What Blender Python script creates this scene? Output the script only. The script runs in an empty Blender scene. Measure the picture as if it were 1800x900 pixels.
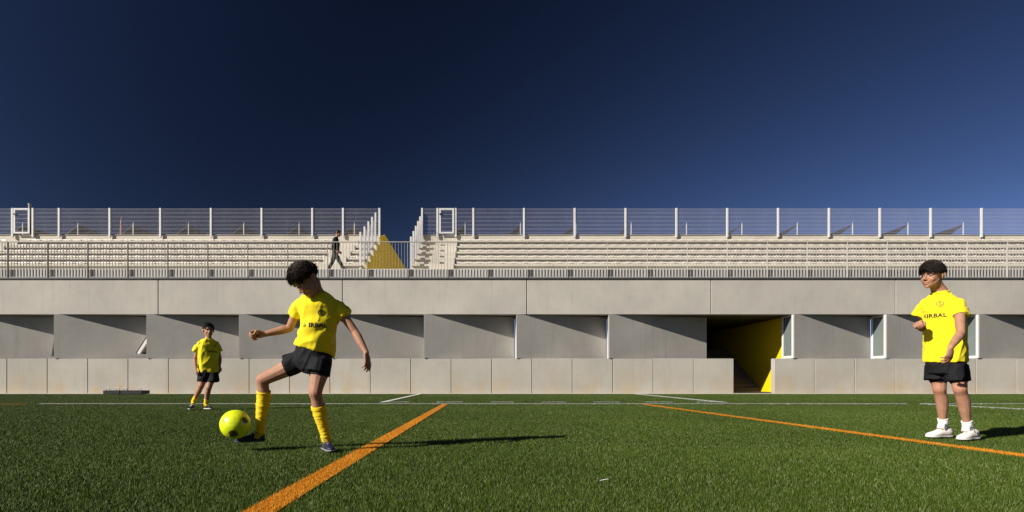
import bpy, bmesh, math, random
import numpy as np
from mathutils import Vector, Matrix, noise
from mathutils.bvhtree import BVHTree

random.seed(7)
rng = np.random.default_rng(7)
R = math.radians
scn = bpy.context.scene
C = scn.collection

# ------------------------------------------------------------------ camera
# level architectural lens: 20 mm, shifted up and right, 0.5 m above the turf
VX, VY, F, CAMZ = 852.0, 667.0, 1000.0, 0.5          # vanishing point and focal length in photo pixels
cam_d = bpy.data.cameras.new('camera')
cam = bpy.data.objects.new('camera', cam_d); C.objects.link(cam)
cam.location = (0, 0, CAMZ)
cam.rotation_euler = (R(90), 0, 0)
cam_d.sensor_width = 36.0
cam_d.lens = 36.0 * F / 1800.0
cam_d.shift_x = (900 - VX) / 1800.0
cam_d.shift_y = (VY - 450) / 1800.0
cam_d.clip_start = 0.05
cam_d.clip_end = 3000
scn.camera = cam

# ------------------------------------------------------------------ sky and sun
SUN_TO = Vector((-1.47, -0.92, 1.0)).normalized()     # towards the sun
world = bpy.data.worlds.new('World'); scn.world = world
world.use_nodes = True
wn, wl = world.node_tree.nodes, world.node_tree.links
wn.clear()
sky = wn.new('ShaderNodeTexSky'); sky.sky_type = 'NISHITA'; sky.sun_disc = False
sky.sun_elevation = math.asin(SUN_TO.z)
sky.sun_rotation = math.atan2(SUN_TO.x, SUN_TO.y) % (2 * math.pi)
sky.altitude = 0; sky.air_density = 1.0; sky.dust_density = 0.5; sky.ozone_density = 8.0
# clear polarised sky: darkest 90 degrees away from the sun
tc = wn.new('ShaderNodeTexCoord')
dot = wn.new('ShaderNodeVectorMath'); dot.operation = 'DOT_PRODUCT'
dot.inputs[1].default_value = SUN_TO
wl.new(tc.outputs['Generated'], dot.inputs[0])
def wmath(op, a, b=None):
    n = wn.new('ShaderNodeMath'); n.operation = op
    for i, v in enumerate((a, b)):
        if v is None: continue
        if isinstance(v, (int, float)): n.inputs[i].default_value = v
        else: wl.new(v, n.inputs[i])
    return n.outputs[0]
c2 = wmath('MULTIPLY', dot.outputs['Value'], dot.outputs['Value'])
pol = wmath('DIVIDE', wmath('SUBTRACT', 1.0, c2), wmath('ADD', 1.0, c2))
fac = wmath('SUBTRACT', 1.0, wmath('MULTIPLY', pol, 0.82))
# a little more haze towards the horizon all round, and the filter's own density
sepz = wn.new('ShaderNodeSeparateXYZ'); wl.new(tc.outputs['Generated'], sepz.inputs[0])
hz = wmath('POWER', wmath('SUBTRACT', 1.0, wmath('MAXIMUM', sepz.outputs['Z'], 0.0)), 6.0)
fac = wmath('MULTIPLY', fac, wmath('MULTIPLY', wmath('ADD', wmath('MULTIPLY', hz, 2.2), 0.82), 0.80))
mulc = wn.new('ShaderNodeVectorMath'); mulc.operation = 'SCALE'
tint = wn.new('ShaderNodeVectorMath'); tint.operation = 'MULTIPLY'; tint.inputs[1].default_value = (0.95, 0.82, 1.0)
wl.new(sky.outputs['Color'], tint.inputs[0])
wl.new(tint.outputs[0], mulc.inputs[0]); wl.new(fac, mulc.inputs['Scale'])
bg = wn.new('ShaderNodeBackground'); bg.inputs['Strength'].default_value = 0.05
wl.new(mulc.outputs[0], bg.inputs['Color'])
wo = wn.new('ShaderNodeOutputWorld'); wl.new(bg.outputs[0], wo.inputs[0])

sun_d = bpy.data.lights.new('sun', 'SUN'); sun_d.energy = 5.0; sun_d.angle = R(0.5); sun_d.color = (1.0, 0.94, 0.84)
sun = bpy.data.objects.new('sun', sun_d); C.objects.link(sun)
sun.rotation_euler = (-SUN_TO).to_track_quat('-Z', 'Y').to_euler()

scn.view_settings.view_transform = 'Standard'
scn.view_settings.look = 'None'
scn.view_settings.gamma = 1.0
scn.view_settings.exposure = 0.50
scn.render.engine = 'CYCLES'
scn.cycles.max_bounces = 6
scn.cycles.use_denoising = True

def P(px, py, Y):
    """the point at depth Y seen at a photo pixel"""
    return Vector(((px - VX) / F * Y, Y, CAMZ + (VY - py) / F * Y))

# ------------------------------------------------------------------ materials
def material(name, color=(0.5, 0.5, 0.5), rough=0.6, spec=0.5, metallic=0.0):
    m = bpy.data.materials.new(name); m.use_nodes = True
    b = m.node_tree.nodes['Principled BSDF']
    b.inputs['Base Color'].default_value = (*color, 1)
    b.inputs['Roughness'].default_value = rough
    b.inputs['Specular IOR Level'].default_value = spec
    b.inputs['Metallic'].default_value = metallic
    return m

class NT:
    def __init__(s, m): s.m = m; s.t = m.node_tree; s.b = s.t.nodes['Principled BSDF']
    def n(s, typ, **kw):
        x = s.t.nodes.new(typ)
        for k, v in kw.items(): setattr(x, k, v)
        return x
    def l(s, a, b): s.t.links.new(a, b)
    def put(s, sock, v):
        if isinstance(v, (int, float)): sock.default_value = v
        elif isinstance(v, (tuple, list)): sock.default_value = v if len(v) == len(sock.default_value) else (*v, 1)
        else: s.l(v, sock)
    def math(s, op, a, b=None, clamp=False):
        x = s.n('ShaderNodeMath', operation=op, use_clamp=clamp)
        s.put(x.inputs[0], a)
        if b is not None: s.put(x.inputs[1], b)
        return x.outputs[0]
    def pos(s, scale=(1, 1, 1)):
        g = s.n('ShaderNodeNewGeometry')
        x = s.n('ShaderNodeVectorMath', operation='MULTIPLY'); s.l(g.outputs['Position'], x.inputs[0]); x.inputs[1].default_value = scale
        return x.outputs[0]
    def objpos(s, scale=(1, 1, 1)):
        g = s.n('ShaderNodeTexCoord')
        x = s.n('ShaderNodeVectorMath', operation='MULTIPLY'); s.l(g.outputs['Object'], x.inputs[0]); x.inputs[1].default_value = scale
        return x.outputs[0]
    def noise(s, vec, scale=5, detail=4, rough=0.55, dist=0.0):
        x = s.n('ShaderNodeTexNoise'); s.l(vec, x.inputs['Vector'])
        x.inputs['Scale'].default_value = scale; x.inputs['Detail'].default_value = detail
        x.inputs['Roughness'].default_value = rough; x.inputs['Distortion'].default_value = dist
        return x.outputs['Fac']
    def ramp(s, f, lo, hi):
        x = s.n('ShaderNodeMapRange'); x.inputs['From Min'].default_value = lo; x.inputs['From Max'].default_value = hi
        s.put(x.inputs['Value'], f)
        return x.outputs['Result']
    def mix(s, f, a, b, blend='MIX'):
        x = s.n('ShaderNodeMix', data_type='RGBA', blend_type=blend)
        s.put(x.inputs['Factor'], f); s.put(x.inputs['A'], a); s.put(x.inputs['B'], b)
        return x.outputs['Result']
    # sockets named A/B exist once per data type: pick the colour ones
    def mixc(s, f, a, b, blend='MIX'):
        x = s.n('ShaderNodeMix', data_type='RGBA', blend_type=blend)
        s.put(x.inputs[0], f)
        s.put(x.inputs[6], a if not (isinstance(a, tuple) and len(a) == 3) else (*a, 1))
        s.put(x.inputs[7], b if not (isinstance(b, tuple) and len(b) == 3) else (*b, 1))
        return x.outputs[2]
    def bump(s, h, strength=0.3, dist=0.01):
        x = s.n('ShaderNodeBump'); x.inputs['Strength'].default_value = strength; x.inputs['Distance'].default_value = dist
        s.put(x.inputs['Height'], h); s.l(x.outputs[0], s.b.inputs['Normal'])

def concrete(name, base, stain=0.5, ochre=0.0):
    m = material(name, base, 0.85, 0.25); t = NT(m)
    p = t.pos()
    big = t.noise(p, 0.55, 5, 0.6)
    mid = t.noise(p, 3.2, 6, 0.65)
    fine = t.noise(p, 60, 3, 0.6)
    st = t.noise(t.pos((7.0, 7.0, 0.35)), 1.0, 5, 0.65)               # vertical rain streaks
    st2 = t.noise(t.pos((22.0, 22.0, 0.6)), 1.0, 3, 0.6)
    oi = t.n('ShaderNodeObjectInfo')
    dk = tuple(c * 0.72 for c in base); lt = tuple(min(1, c * 1.14) for c in base)
    col = t.mixc(t.ramp(big, 0.3, 0.7), dk, lt)
    col = t.mixc(0.38, col, base)
    col = t.mixc(t.math('MULTIPLY', t.ramp(mid, 0.52, 0.78), 0.35), col, tuple(c * 0.7 for c in base))
    col = t.mixc(t.math('MULTIPLY', t.ramp(st, 0.55, 0.8), stain), col, (base[0] * 0.62, base[1] * 0.62, base[2] * 0.60))
    col = t.mixc(t.math('MULTIPLY', t.ramp(st2, 0.58, 0.8), stain * 0.5), col, (base[0] * 1.2, base[1] * 1.18, base[2] * 1.12))
    if ochre > 0:                                                     # soil-coloured wash at the foot of the wall
        g = t.n('ShaderNodeSeparateXYZ'); t.l(p, g.inputs[0])
        low = t.ramp(g.outputs['Z'], 0.95, 0.02)
        on = t.noise(t.pos((1.3, 1.3, 1.0)), 1.0, 4, 0.6)
        f = t.math('MULTIPLY', t.math('MULTIPLY', low, t.ramp(on, 0.42, 0.68)), ochre, clamp=True)
        col = t.mixc(f, col, (base[0] * 0.98, base[1] * 0.80, base[2] * 0.56))
    tint = t.ramp(oi.outputs['Random'], 0.0, 1.0)
    col = t.mixc(t.math('MULTIPLY', tint, 0.22), col, tuple(c * 0.62 for c in base))
    pores = t.noise(p, 28, 2, 0.5)
    col = t.mixc(t.math('MULTIPLY', t.ramp(pores, 0.70, 0.78), 0.5), col, tuple(c * 0.5 for c in base))
    t.l(col, t.b.inputs['Base Color'])
    h = t.math('ADD', t.math('MULTIPLY', mid, 0.6), t.math('MULTIPLY', fine, 0.4))
    t.bump(h, 0.35, 0.006)
    return m

M = {}
M['concrete'] = concrete('concrete_fascia', (0.46, 0.43, 0.38), 0.60)
M['concrete_low'] = concrete('concrete_base', (0.445, 0.415, 0.36), 0.55, 1.0)
M['concrete_mid'] = concrete('concrete_grey', (0.375, 0.355, 0.325), 0.55)
M['stand'] = concrete('concrete_stand', (0.60, 0.555, 0.47), 0.40)
M['curb'] = concrete('concrete_curb', (0.52, 0.505, 0.48), 0.2)
M['pave'] = concrete('concrete_kerb', (0.55, 0.50, 0.43), 0.3)

def painted(name, color, rough=0.5, var=0.12, spec=0.4, metallic=0.0, scale=6.0):
    m = material(name, color, rough, spec, metallic); t = NT(m)
    f = t.noise(t.pos(), scale, 5, 0.6)
    f2 = t.noise(t.pos((9, 9, 0.8)), 1.0, 4, 0.6)
    col = t.mixc(t.ramp(f, 0.3, 0.7), tuple(c * (1 - var) for c in color), tuple(min(1, c * (1 + var * 0.6)) for c in color))
    col = t.mixc(t.math('MULTIPLY', t.ramp(f2, 0.55, 0.8), var * 1.5), col, tuple(c * 0.6 for c in color))
    t.l(col, t.b.inputs['Base Color'])
    t.l(t.ramp(f, -1.0, 2.0) if False else t.math('ADD', t.math('MULTIPLY', f, 0.2), rough - 0.1), t.b.inputs['Roughness'])
    return m
M['yellow_wall'] = painted('yellow_paint', (0.82, 0.575, 0.004), 0.7, 0.06, 0.2)
M['white_metal'] = painted('white_metal', (0.58, 0.575, 0.56), 0.45, 0.08)
M['frame_white'] = painted('white_frame', (0.70, 0.68, 0.63), 0.5, 0.05)
M['rail_metal'] = painted('rail_metal', (0.36, 0.345, 0.32), 0.5, 0.1)
M['bar_metal'] = painted('bar_metal', (0.34, 0.325, 0.30), 0.5, 0.1)
M['wire'] = painted('galvanised_wire', (0.52, 0.50, 0.52), 0.5, 0.05)
M['flashing'] = painted('dark_flashing', (0.05, 0.05, 0.048), 0.6, 0.2)
M['seat'] = painted('seat_plastic', (0.60, 0.56, 0.48), 0.55, 0.08)
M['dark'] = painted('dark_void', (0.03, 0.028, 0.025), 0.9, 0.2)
M['black_steel'] = painted('black_steel', (0.012, 0.012, 0.012), 0.5, 0.3)
M['pv'] = painted('solar_glass', (0.02, 0.024, 0.035), 0.25, 0.2, 0.5)
M['pv_back'] = painted('solar_back', (0.022, 0.021, 0.02), 0.6, 0.2)
M['glass'] = painted('window_glass', (0.16, 0.19, 0.18), 0.06, 0.05, 0.6)
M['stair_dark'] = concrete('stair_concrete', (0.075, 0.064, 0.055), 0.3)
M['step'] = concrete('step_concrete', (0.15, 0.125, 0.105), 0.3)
M['dark_frame'] = painted('dark_frame', (0.05, 0.05, 0.048), 0.5, 0.1)
M['pane_white'] = painted('painted_glare_pane', (0.75, 0.74, 0.72), 0.3, 0.03)  # sash glass painted white for the bright light it reflects and transmits
M['roof'] = painted('roof_gravel', (0.14, 0.13, 0.12), 0.9, 0.2)
M['earth'] = painted('dry_earth', (0.20, 0.16, 0.11), 0.95, 0.3)

def brick_mat():
    m = material('chimney_brick', (0.3, 0.12, 0.06), 0.85); t = NT(m)
    b = t.n('ShaderNodeTexBrick'); t.l(t.objpos((1, 1, 1)), b.inputs['Vector'])
    b.inputs['Color1'].default_value = (0.34, 0.13, 0.07, 1); b.inputs['Color2'].default_value = (0.24, 0.09, 0.05, 1)
    b.inputs['Mortar'].default_value = (0.35, 0.3, 0.25, 1); b.inputs['Scale'].default_value = 2.0
    t.l(b.outputs['Color'], t.b.inputs['Base Color'])
    return m
M['brick'] = brick_mat()
M['cap_grey'] = painted('chimney_cap', (0.40, 0.39, 0.36), 0.8, 0.15)

def grass_mat(name, c0, c1, c2, rough=0.55, spec=0.18):
    m = material(name, c0, rough, spec); t = NT(m)
    a = t.n('ShaderNodeAttribute', attribute_name='rnd')
    big = t.noise(t.pos((1, 1, 1)), 0.45, 4, 0.6)
    col = t.mixc(a.outputs['Fac'], c0, c1)
    col = t.mixc(t.math('MULTIPLY', t.ramp(a.outputs['Fac'], 0.86, 0.98), 0.9), col, c2)  # palest fibres: highlight flecks painted into the colour
    col = t.mixc(t.math('MULTIPLY', t.ramp(big, 0.35, 0.7), 0.5), col, tuple(x * 0.6 for x in c0))
    t.l(col, t.b.inputs['Base Color'])
    return m
M['grass'] = grass_mat('turf_fibre_green', (0.044, 0.078, 0.005), (0.088, 0.136, 0.014), (0.30, 0.32, 0.16))
M['orange_fibre'] = grass_mat('turf_fibre_orange', (0.48, 0.185, 0.006), (0.72, 0.29, 0.02), (0.85, 0.5, 0.1))
M['white_fibre'] = grass_mat('turf_fibre_white', (0.66, 0.66, 0.60), (0.85, 0.84, 0.78), (0.9, 0.9, 0.85))
def turf_mat():
    m = material('turf_base', (0.03, 0.05, 0.015), 0.9, 0.2); t = NT(m)
    f = t.noise(t.pos(), 90, 3, 0.7); g = t.noise(t.pos(), 0.6, 4, 0.6)
    col = t.mixc(t.ramp(f, 0.3, 0.7), (0.016, 0.027, 0.003), (0.046, 0.072, 0.006))
    col = t.mixc(t.math('MULTIPLY', t.ramp(g, 0.35, 0.7), 0.35), col, (0.02, 0.04, 0.008))
    t.l(col, t.b.inputs['Base Color']); t.bump(f, 0.8, 0.02)
    return m
M['turf'] = turf_mat()

# ------------------------------------------------------------------ object helpers
def tag(o, label=None, cat=None, group=None, kind=None):
    if label: o['label'] = label
    if cat: o['category'] = cat
    if group: o['group'] = group
    if kind: o['kind'] = kind
    return o
def empty(name, loc=(0, 0, 0), label=None, cat=None, group=None):
    o = bpy.data.objects.new(name, None); C.objects.link(o); o.location = loc
    o.empty_display_size = 0.2
    return tag(o, label, cat, group)
def rootloc(o):
    v = Vector((0, 0, 0))
    while o is not None: v = v + o.location; o = o.parent
    return v
def link(name, mesh, mat=None, parent=None, loc=(0, 0, 0)):
    """link a mesh; loc is a world position"""
    o = bpy.data.objects.new(name, mesh); C.objects.link(o)
    if mat is not None and not mesh.materials: mesh.materials.append(mat)
    if parent is not None:
        o.parent = parent; o.location = Vector(loc) - rootloc(parent)
    else: o.location = loc
    return o

def finish(mesh, smooth=False):
    if smooth: mesh.polygons.foreach_set('use_smooth', [True] * len(mesh.polygons))
    mesh.update(); return mesh

class MB:
    """collects closed shapes in world coordinates"""
    def __init__(s): s.v = []; s.f = []
    def add(s, vs, fs):
        o = len(s.v); s.v += [Vector(x) for x in vs]; s.f += [tuple(i + o for i in f) for f in fs]
    def box(s, c, size, rot=None):
        hx, hy, hz = (x / 2 for x in size); c = Vector(c)
        vs = [Vector((x, y, z)) for z in (-hz, hz) for y in (-hy, hy) for x in (-hx, hx)]
        if rot is not None: vs = [rot @ v for v in vs]
        s.add([c + v for v in vs], [(0, 2, 3, 1), (4, 5, 7, 6), (0, 1, 5, 4), (2, 6, 7, 3), (0, 4, 6, 2), (1, 3, 7, 5)])
    def sphere(s, c, r, rot=None, nu=14, nv=9):
        rr = (r, r, r) if isinstance(r, (int, float)) else r
        c = Vector(c); vs = [Vector((0, 0, rr[2]))]; fs = []
        for j in range(1, nv):
            a = math.pi * j / nv
            for i in range(nu):
                b = 2 * math.pi * i / nu
                vs.append(Vector((rr[0] * math.sin(a) * math.cos(b), rr[1] * math.sin(a) * math.sin(b), rr[2] * math.cos(a))))
        vs.append(Vector((0, 0, -rr[2]))); e = len(vs) - 1
        for i in range(nu):
            k = (i + 1) % nu
            fs.append((0, 1 + i, 1 + k)); fs.append((e, 1 + (nv - 2) * nu + k, 1 + (nv - 2) * nu + i))
            for j in range(nv - 2):
                a0 = 1 + j * nu
                fs.append((a0 + i, a0 + nu + i, a0 + nu + k, a0 + k))
        if rot is not None: vs = [rot @ v for v in vs]
        s.add([c + v for v in vs], fs)
    def loft(s, rings, cap=True):
        n = len(rings[0]); vs = [p for r in rings for p in r]; fs = []
        for j in range(len(rings) - 1):
            for i in range(n):
                k = (i + 1) % n
                fs.append((j * n + i, j * n + k, (j + 1) * n + k, (j + 1) * n + i))
        if cap:
            fs.append(tuple(range(n - 1, -1, -1))); o = (len(rings) - 1) * n
            fs.append(tuple(o + i for i in range(n)))
        s.add(vs, fs)
    def tube(s, pts, rad, n=10, cap=True):
        pts = [Vector(p) for p in pts]
        if isinstance(rad, (int, float)): rad = [rad] * len(pts)
        rings = []; u = None
        for i, p in enumerate(pts):
            t = (pts[min(i + 1, len(pts) - 1)] - pts[max(i - 1, 0)]).normalized()
            if u is None:
                a = Vector((0, 0, 1)) if abs(t.z) < 0.9 else Vector((1, 0, 0))
                u = t.cross(a).normalized()
            u = (u - t * u.dot(t)).normalized(); w = t.cross(u)
            rings.append([p + (u * math.cos(2 * math.pi * k / n) + w * math.sin(2 * math.pi * k / n)) * rad[i] for k in range(n)])
        s.loft(rings, cap)
    def chain(s, pts, rad, n=12):
        """capsules from point to point: for voxel fusing"""
        for p, r in zip(pts, rad): s.sphere(p, r, nu=n, nv=8)
        for i in range(len(pts) - 1): s.tube([pts[i], pts[i + 1]], [rad[i], rad[i + 1]], n)
    def mesh(s, name, origin=(0, 0, 0), smooth=False):
        o = Vector(origin)
        m = bpy.data.meshes.new(name); m.from_pydata([v - o for v in s.v], [], s.f)
        return finish(m, smooth)
    def build(s, name, mat, parent=None, smooth=False, loc=None):
        base = rootloc(parent) if parent is not None else Vector(loc or (0, 0, 0))
        m = s.mesh(name, base, smooth)
        o = link(name, m, mat); o.location = (0, 0, 0) if parent is not None else base
        if parent is not None: o.parent = parent
        return o

_boxes = {}
def box_mesh(size, bevel=0.0, matkey=''):
    key = tuple(round(x, 4) for x in size) + (bevel, matkey)
    if key not in _boxes:
        bm = bmesh.new(); bmesh.ops.create_cube(bm, size=1.0)
        bmesh.ops.scale(bm, vec=size, verts=bm.verts)
        if bevel > 0: bmesh.ops.bevel(bm, geom=bm.edges[:], offset=bevel, segments=1, affect='EDGES')
        m = bpy.data.meshes.new('box'); bm.to_mesh(m); bm.free()
        m.materials.append(M[matkey]); _boxes[key] = m
    return _boxes[key]
def box(name, lo, hi, mat, parent=None, bevel=0.0):
    """box between two world corners"""
    size = [hi[i] - lo[i] for i in range(3)]; c = [(hi[i] + lo[i]) / 2 for i in range(3)]
    return link(name, box_mesh(size, bevel, mat), None, parent, c)

def prism(name, plan, z0, z1, mat, parent=None, bevel=0.0):
    bm = bmesh.new()
    base = rootloc(parent) if parent is not None else Vector((0, 0, 0))
    vs = [bm.verts.new(Vector((x, y, z0)) - base) for x, y in plan]
    f = bm.faces.new(vs); r = bmesh.ops.extrude_face_region(bm, geom=[f])
    bmesh.ops.translate(bm, vec=(0, 0, z1 - z0), verts=[g for g in r['geom'] if isinstance(g, bmesh.types.BMVert)])
    bmesh.ops.recalc_face_normals(bm, faces=bm.faces[:])
    if bevel: bmesh.ops.bevel(bm, geom=bm.edges[:], offset=bevel, segments=1, affect='EDGES')
    m = bpy.data.meshes.new(name); bm.to_mesh(m); bm.free()
    o = link(name, m, M[mat])
    if parent is not None: o.parent = parent
    return o

# ================================================================== THE SETTING
def sheet(name, x0, x1, y0, y1, z, mat, label, cat):
    m = bpy.data.meshes.new(name)
    m.from_pydata([(x0, y0, z), (x1, y0, z), (x1, y1, z), (x0, y1, z)], [], [(0, 1, 2, 3)])
    o = link(name, m, M[mat]); tag(o, label, cat, kind='structure'); return o
sheet('ground', -900, 900, -600, 1500, -0.03, 'earth', 'bare dry ground around the sports building', 'ground')
sheet('pitch', -45, 45, -25, 19.76, -0.004, 'turf', 'green artificial turf football pitch in front of the building', 'pitch')
tag(box('kerb', (-45, 19.76, -0.03), (45, 20.06, 0.018), 'pave'), 'pale concrete kerb strip along the foot of the wall', 'kerb', kind='structure')

# --- turf fibres -----------------------------------------------------------
# lines in the turf: (name, x0, y0, x1, y1, width, material key, label)
LINES = [
    ('orange_line', -0.875, -3.0, -0.80, 11.45, 0.125, 'orange_fibre', 'orange turf line running away beside the kicking boy'),
    ('orange_line', 3.72, -1.0, 3.20, 11.45, 0.125, 'orange_fibre', 'orange turf line slanting past the boy in white shoes'),
    ('orange_line', -20.0, 11.36, -9.15, 11.36, 0.10, 'orange_fibre', 'short orange turf line at the far left edge'),
    ('white_line', -9.1, 11.62, 8.62, 11.62, 0.12, 'white_fibre', 'long white line across the pitch behind the players'),
    ('white_line', 8.95, 11.66, 22.0, 11.66, 0.10, 'white_fibre', 'white line crossing behind the legs of the right boy'),
    ('white_line', 8.90, 11.60, 9.35, 4.0, 0.11, 'white_fibre', 'white line slanting off the right edge of the picture'),
    ('white_line', -2.22, 12.3, -2.22, 19.74, 0.12, 'white_fibre', 'short white line from the wall left of the technical area'),
    ('white_line', 5.20, 12.3, 5.20, 19.74, 0.12, 'white_fibre', 'short white line from the wall right of the technical area'),
]
for k, (a, b) in enumerate(((677, 719), (768, 812), (864, 903), (952, 996), (1043, 1090), (1135, 1183), (1227, 1262))):
    x0, x1 = ((q - VX) / F * 12.5 for q in (a, b))
    LINES.append(('white_dash', x0, 12.5, x1, 12.5, 0.10, 'white_fibre',
                  ('first', 'second', 'third', 'fourth', 'fifth', 'sixth', 'seventh')[k] + ' dash from the left of the dashed white technical area line'))

def blades(n_per, y0, y1, w, h, wide):
    """random fibre roots between two depths, thinning with distance"""
    n = int(n_per)
    y = rng.uniform(y0, y1, n); x = rng.uniform(-1, 1, n) * wide(y) + 0.05 * y
    return x, y, np.full(n, w), np.full(n, h)
def fibre_mesh(name, x, y, w, h, z0=-0.004, lean=0.55, extra=None):
    n = len(x)
    ang = rng.uniform(0, 2 * np.pi, n); la = rng.uniform(0, 2 * np.pi, n)
    ln = np.abs(rng.normal(0, lean, n)) * h
    hh = h * rng.uniform(0.65, 1.15, n)
    v = np.empty((n, 3, 3), np.float32)
    dx, dy = np.cos(ang) * w / 2, np.sin(ang) * w / 2
    v[:, 0] = np.stack([x - dx, y - dy, np.full(n, z0)], 1)
    v[:, 1] = np.stack([x + dx, y + dy, np.full(n, z0)], 1)
    v[:, 2] = np.stack([x + np.cos(la) * ln, y + np.sin(la) * ln, z0 + hh], 1)
    verts = v.reshape(-1, 3); nf = n
    loops = np.arange(3 * n, dtype=np.int32); starts = np.arange(0, 3 * n, 3, dtype=np.int32)
    rnd = np.repeat(rng.uniform(0, 1, n).astype(np.float32), 3)
    if extra is not None:                        # base strip below the fibres
        b = len(verts)
        verts = np.concatenate([verts, np.array(extra, np.float32)])
        loops = np.concatenate([loops, np.arange(b, b + 4, dtype=np.int32)])
        starts = np.concatenate([starts, np.array([3 * n], np.int32)]); nf += 1
        rnd = np.concatenate([rnd, np.full(4, 0.2, np.float32)])
    m = bpy.data.meshes.new(name)
    m.vertices.add(len(verts)); m.vertices.foreach_set('co', verts.ravel())
    m.loops.add(len(loops)); m.loops.foreach_set('vertex_index', loops)
    m.polygons.add(nf); m.polygons.foreach_set('loop_start', starts)
    m.update(calc_edges=True)
    a = m.attributes.new('rnd', 'FLOAT', 'POINT'); a.data.foreach_set('value', rnd)
    return m

xs, ys, ws, hs = [], [], [], []
for y0, y1, dens, w, h in ((1.2, 2.6, 27000, 0.0024, 0.016), (2.6, 4.2, 17000, 0.0027, 0.016), (4.2, 7.0, 9000, 0.0036, 0.014),
                           (7.0, 11.0, 4600, 0.0050, 0.011), (11.0, 19.72, 1700, 0.0078, 0.008)):
    wmax = 0.98 * y1 + 2.3
    n = int(dens * (y1 - y0) * 2 * wmax)
    y = rng.uniform(y0, y1, n); x = rng.uniform(-wmax, wmax, n) + 0.05 * y
    keep = np.abs(x - 0.05 * y) < 0.98 * y + 2.3
    xs.append(x[keep]); ys.append(y[keep]); ws.append(np.full(keep.sum(), w)); hs.append(np.full(keep.sum(), h))
for nm, x0, y0, x1, y1, wd, mk, lab in LINES:                     # denser fibres where the pile is dyed
    L = math.hypot(x1 - x0, y1 - y0); ux, uy = (x1 - x0) / L, (y1 - y0) / L
    n = int(L * wd * 6000); t_ = rng.uniform(0, L, n); c_ = rng.uniform(-wd / 2, wd / 2, n)
    x, y = x0 + ux * t_ - uy * c_, y0 + uy * t_ + ux * c_
    k = (y > 1.2); x, y = x[k], y[k]
    xs.append(x); ys.append(y); ws.append(np.interp(y, [2, 4, 7, 12, 20], [.0024, .003, .0045, .007, .008])); hs.append(np.interp(y, [2, 4, 7, 12, 20], [.016, .015, .013, .010, .009]))
gx, gy, gw, gh = map(np.concatenate, (xs, ys, ws, hs))
owner = np.full(len(gx), -1, int); drop = np.zeros(len(gx), bool)
for li, (nm, x0, y0, x1, y1, wd, mk, lab) in enumerate(LINES):
    d = np.array([x1 - x0, y1 - y0]); L = np.hypot(*d); d = d / L
    rx, ry = gx - x0, gy - y0
    al = rx * d[0] + ry * d[1]; ac = rx * -d[1] + ry * d[0]
    # ragged fibre edge
    edge = wd / 2 + rng.normal(0, 0.005, len(gx))
    drop |= (np.abs(ac) < wd / 2 + 0.010 * np.maximum(1, gy / 4)) & (al > 0) & (al < L) & (gy > 4)
    owner[(np.abs(ac) < edge) & (al > 0) & (al < L) & (owner < 0)] = li
sel = (owner < 0) & ~drop
tag(link('grass', fibre_mesh('grass', gx[sel], gy[sel], gw[sel], gh[sel]), M['grass']), 'short green artificial grass fibres covering the pitch', 'grass', kind='stuff')
for li, (nm, x0, y0, x1, y1, wd, mk, lab) in enumerate(LINES):
    sel = owner == li
    d = Vector((x1 - x0, y1 - y0, 0)).normalized(); s = Vector((-d.y, d.x, 0)) * wd / 2
    a, b = Vector((x0, y0, 0.0015 if y0 < 8 else 0.0078)), Vector((x1, y1, 0.0078 if y0 > 8 or mk == 'white_fibre' else 0.0045))
    q = [tuple(p) for p in (a - s, b - s, b + s, a + s)]
    tag(link(nm, fibre_mesh(nm, gx[sel], gy[sel], gw[sel] * 1.25, gh[sel] * 1.1, lean=0.35, extra=q), M[mk]), lab, 'line', kind='structure')

# ================================================================== THE BUILDING
Y0 = 20.0
XL, XR = -21.5, 24.6
bld = empty('sports_building', (0, Y0, 0), 'long low concrete sports building with angled wall panels facing the pitch', 'building')
# lower wall panels
mod = 1.42
k0 = math.floor((XL - 8.76) / mod); k1 = math.ceil((XR - 10.18) / mod)
for k in range(k0, 0):
    x = 8.76 + k * mod
    box('base_panel', (x + 0.009, Y0, 0.0), (x + mod - 0.009, Y0 + 0.25, 1.235 + random.uniform(-.004, .004)), 'concrete_low', bld, 0.008)
for k in range(0, k1):
    x = 10.18 + k * mod
    box('base_panel', (x + 0.009, Y0, 0.0), (x + mod - 0.009, Y0 + 0.25, 1.235 + random.uniform(-.004, .004)), 'concrete_low', bld, 0.008)
box('backing_wall', (XL, Y0 + 0.255, -0.02), (8.72, Y0 + 0.40, 1.22), 'dark', bld)
box('backing_wall', (10.98, Y0 + 0.255, -0.02), (XR, Y0 + 0.40, 1.22), 'dark', bld)
# fascia panels
fm = 6.48
for k in range(-4, 4):
    x = 1.48 + fm * k
    box('fascia_panel', (x + 0.012, Y0, 2.785), (x + fm - 0.012, Y0 + 0.28, 4.02), 'concrete', bld, 0.010)
box('fascia_core', (XL - 2.9, Y0 + 0.285, 2.80), (XR + 2.7, Y0 + 0.9, 4.0), 'dark', bld)
box('soffit', (XL, Y0 + 0.285, 2.785), (XR, Y0 + 1.6, 2.798), 'stair_dark', bld)
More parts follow.
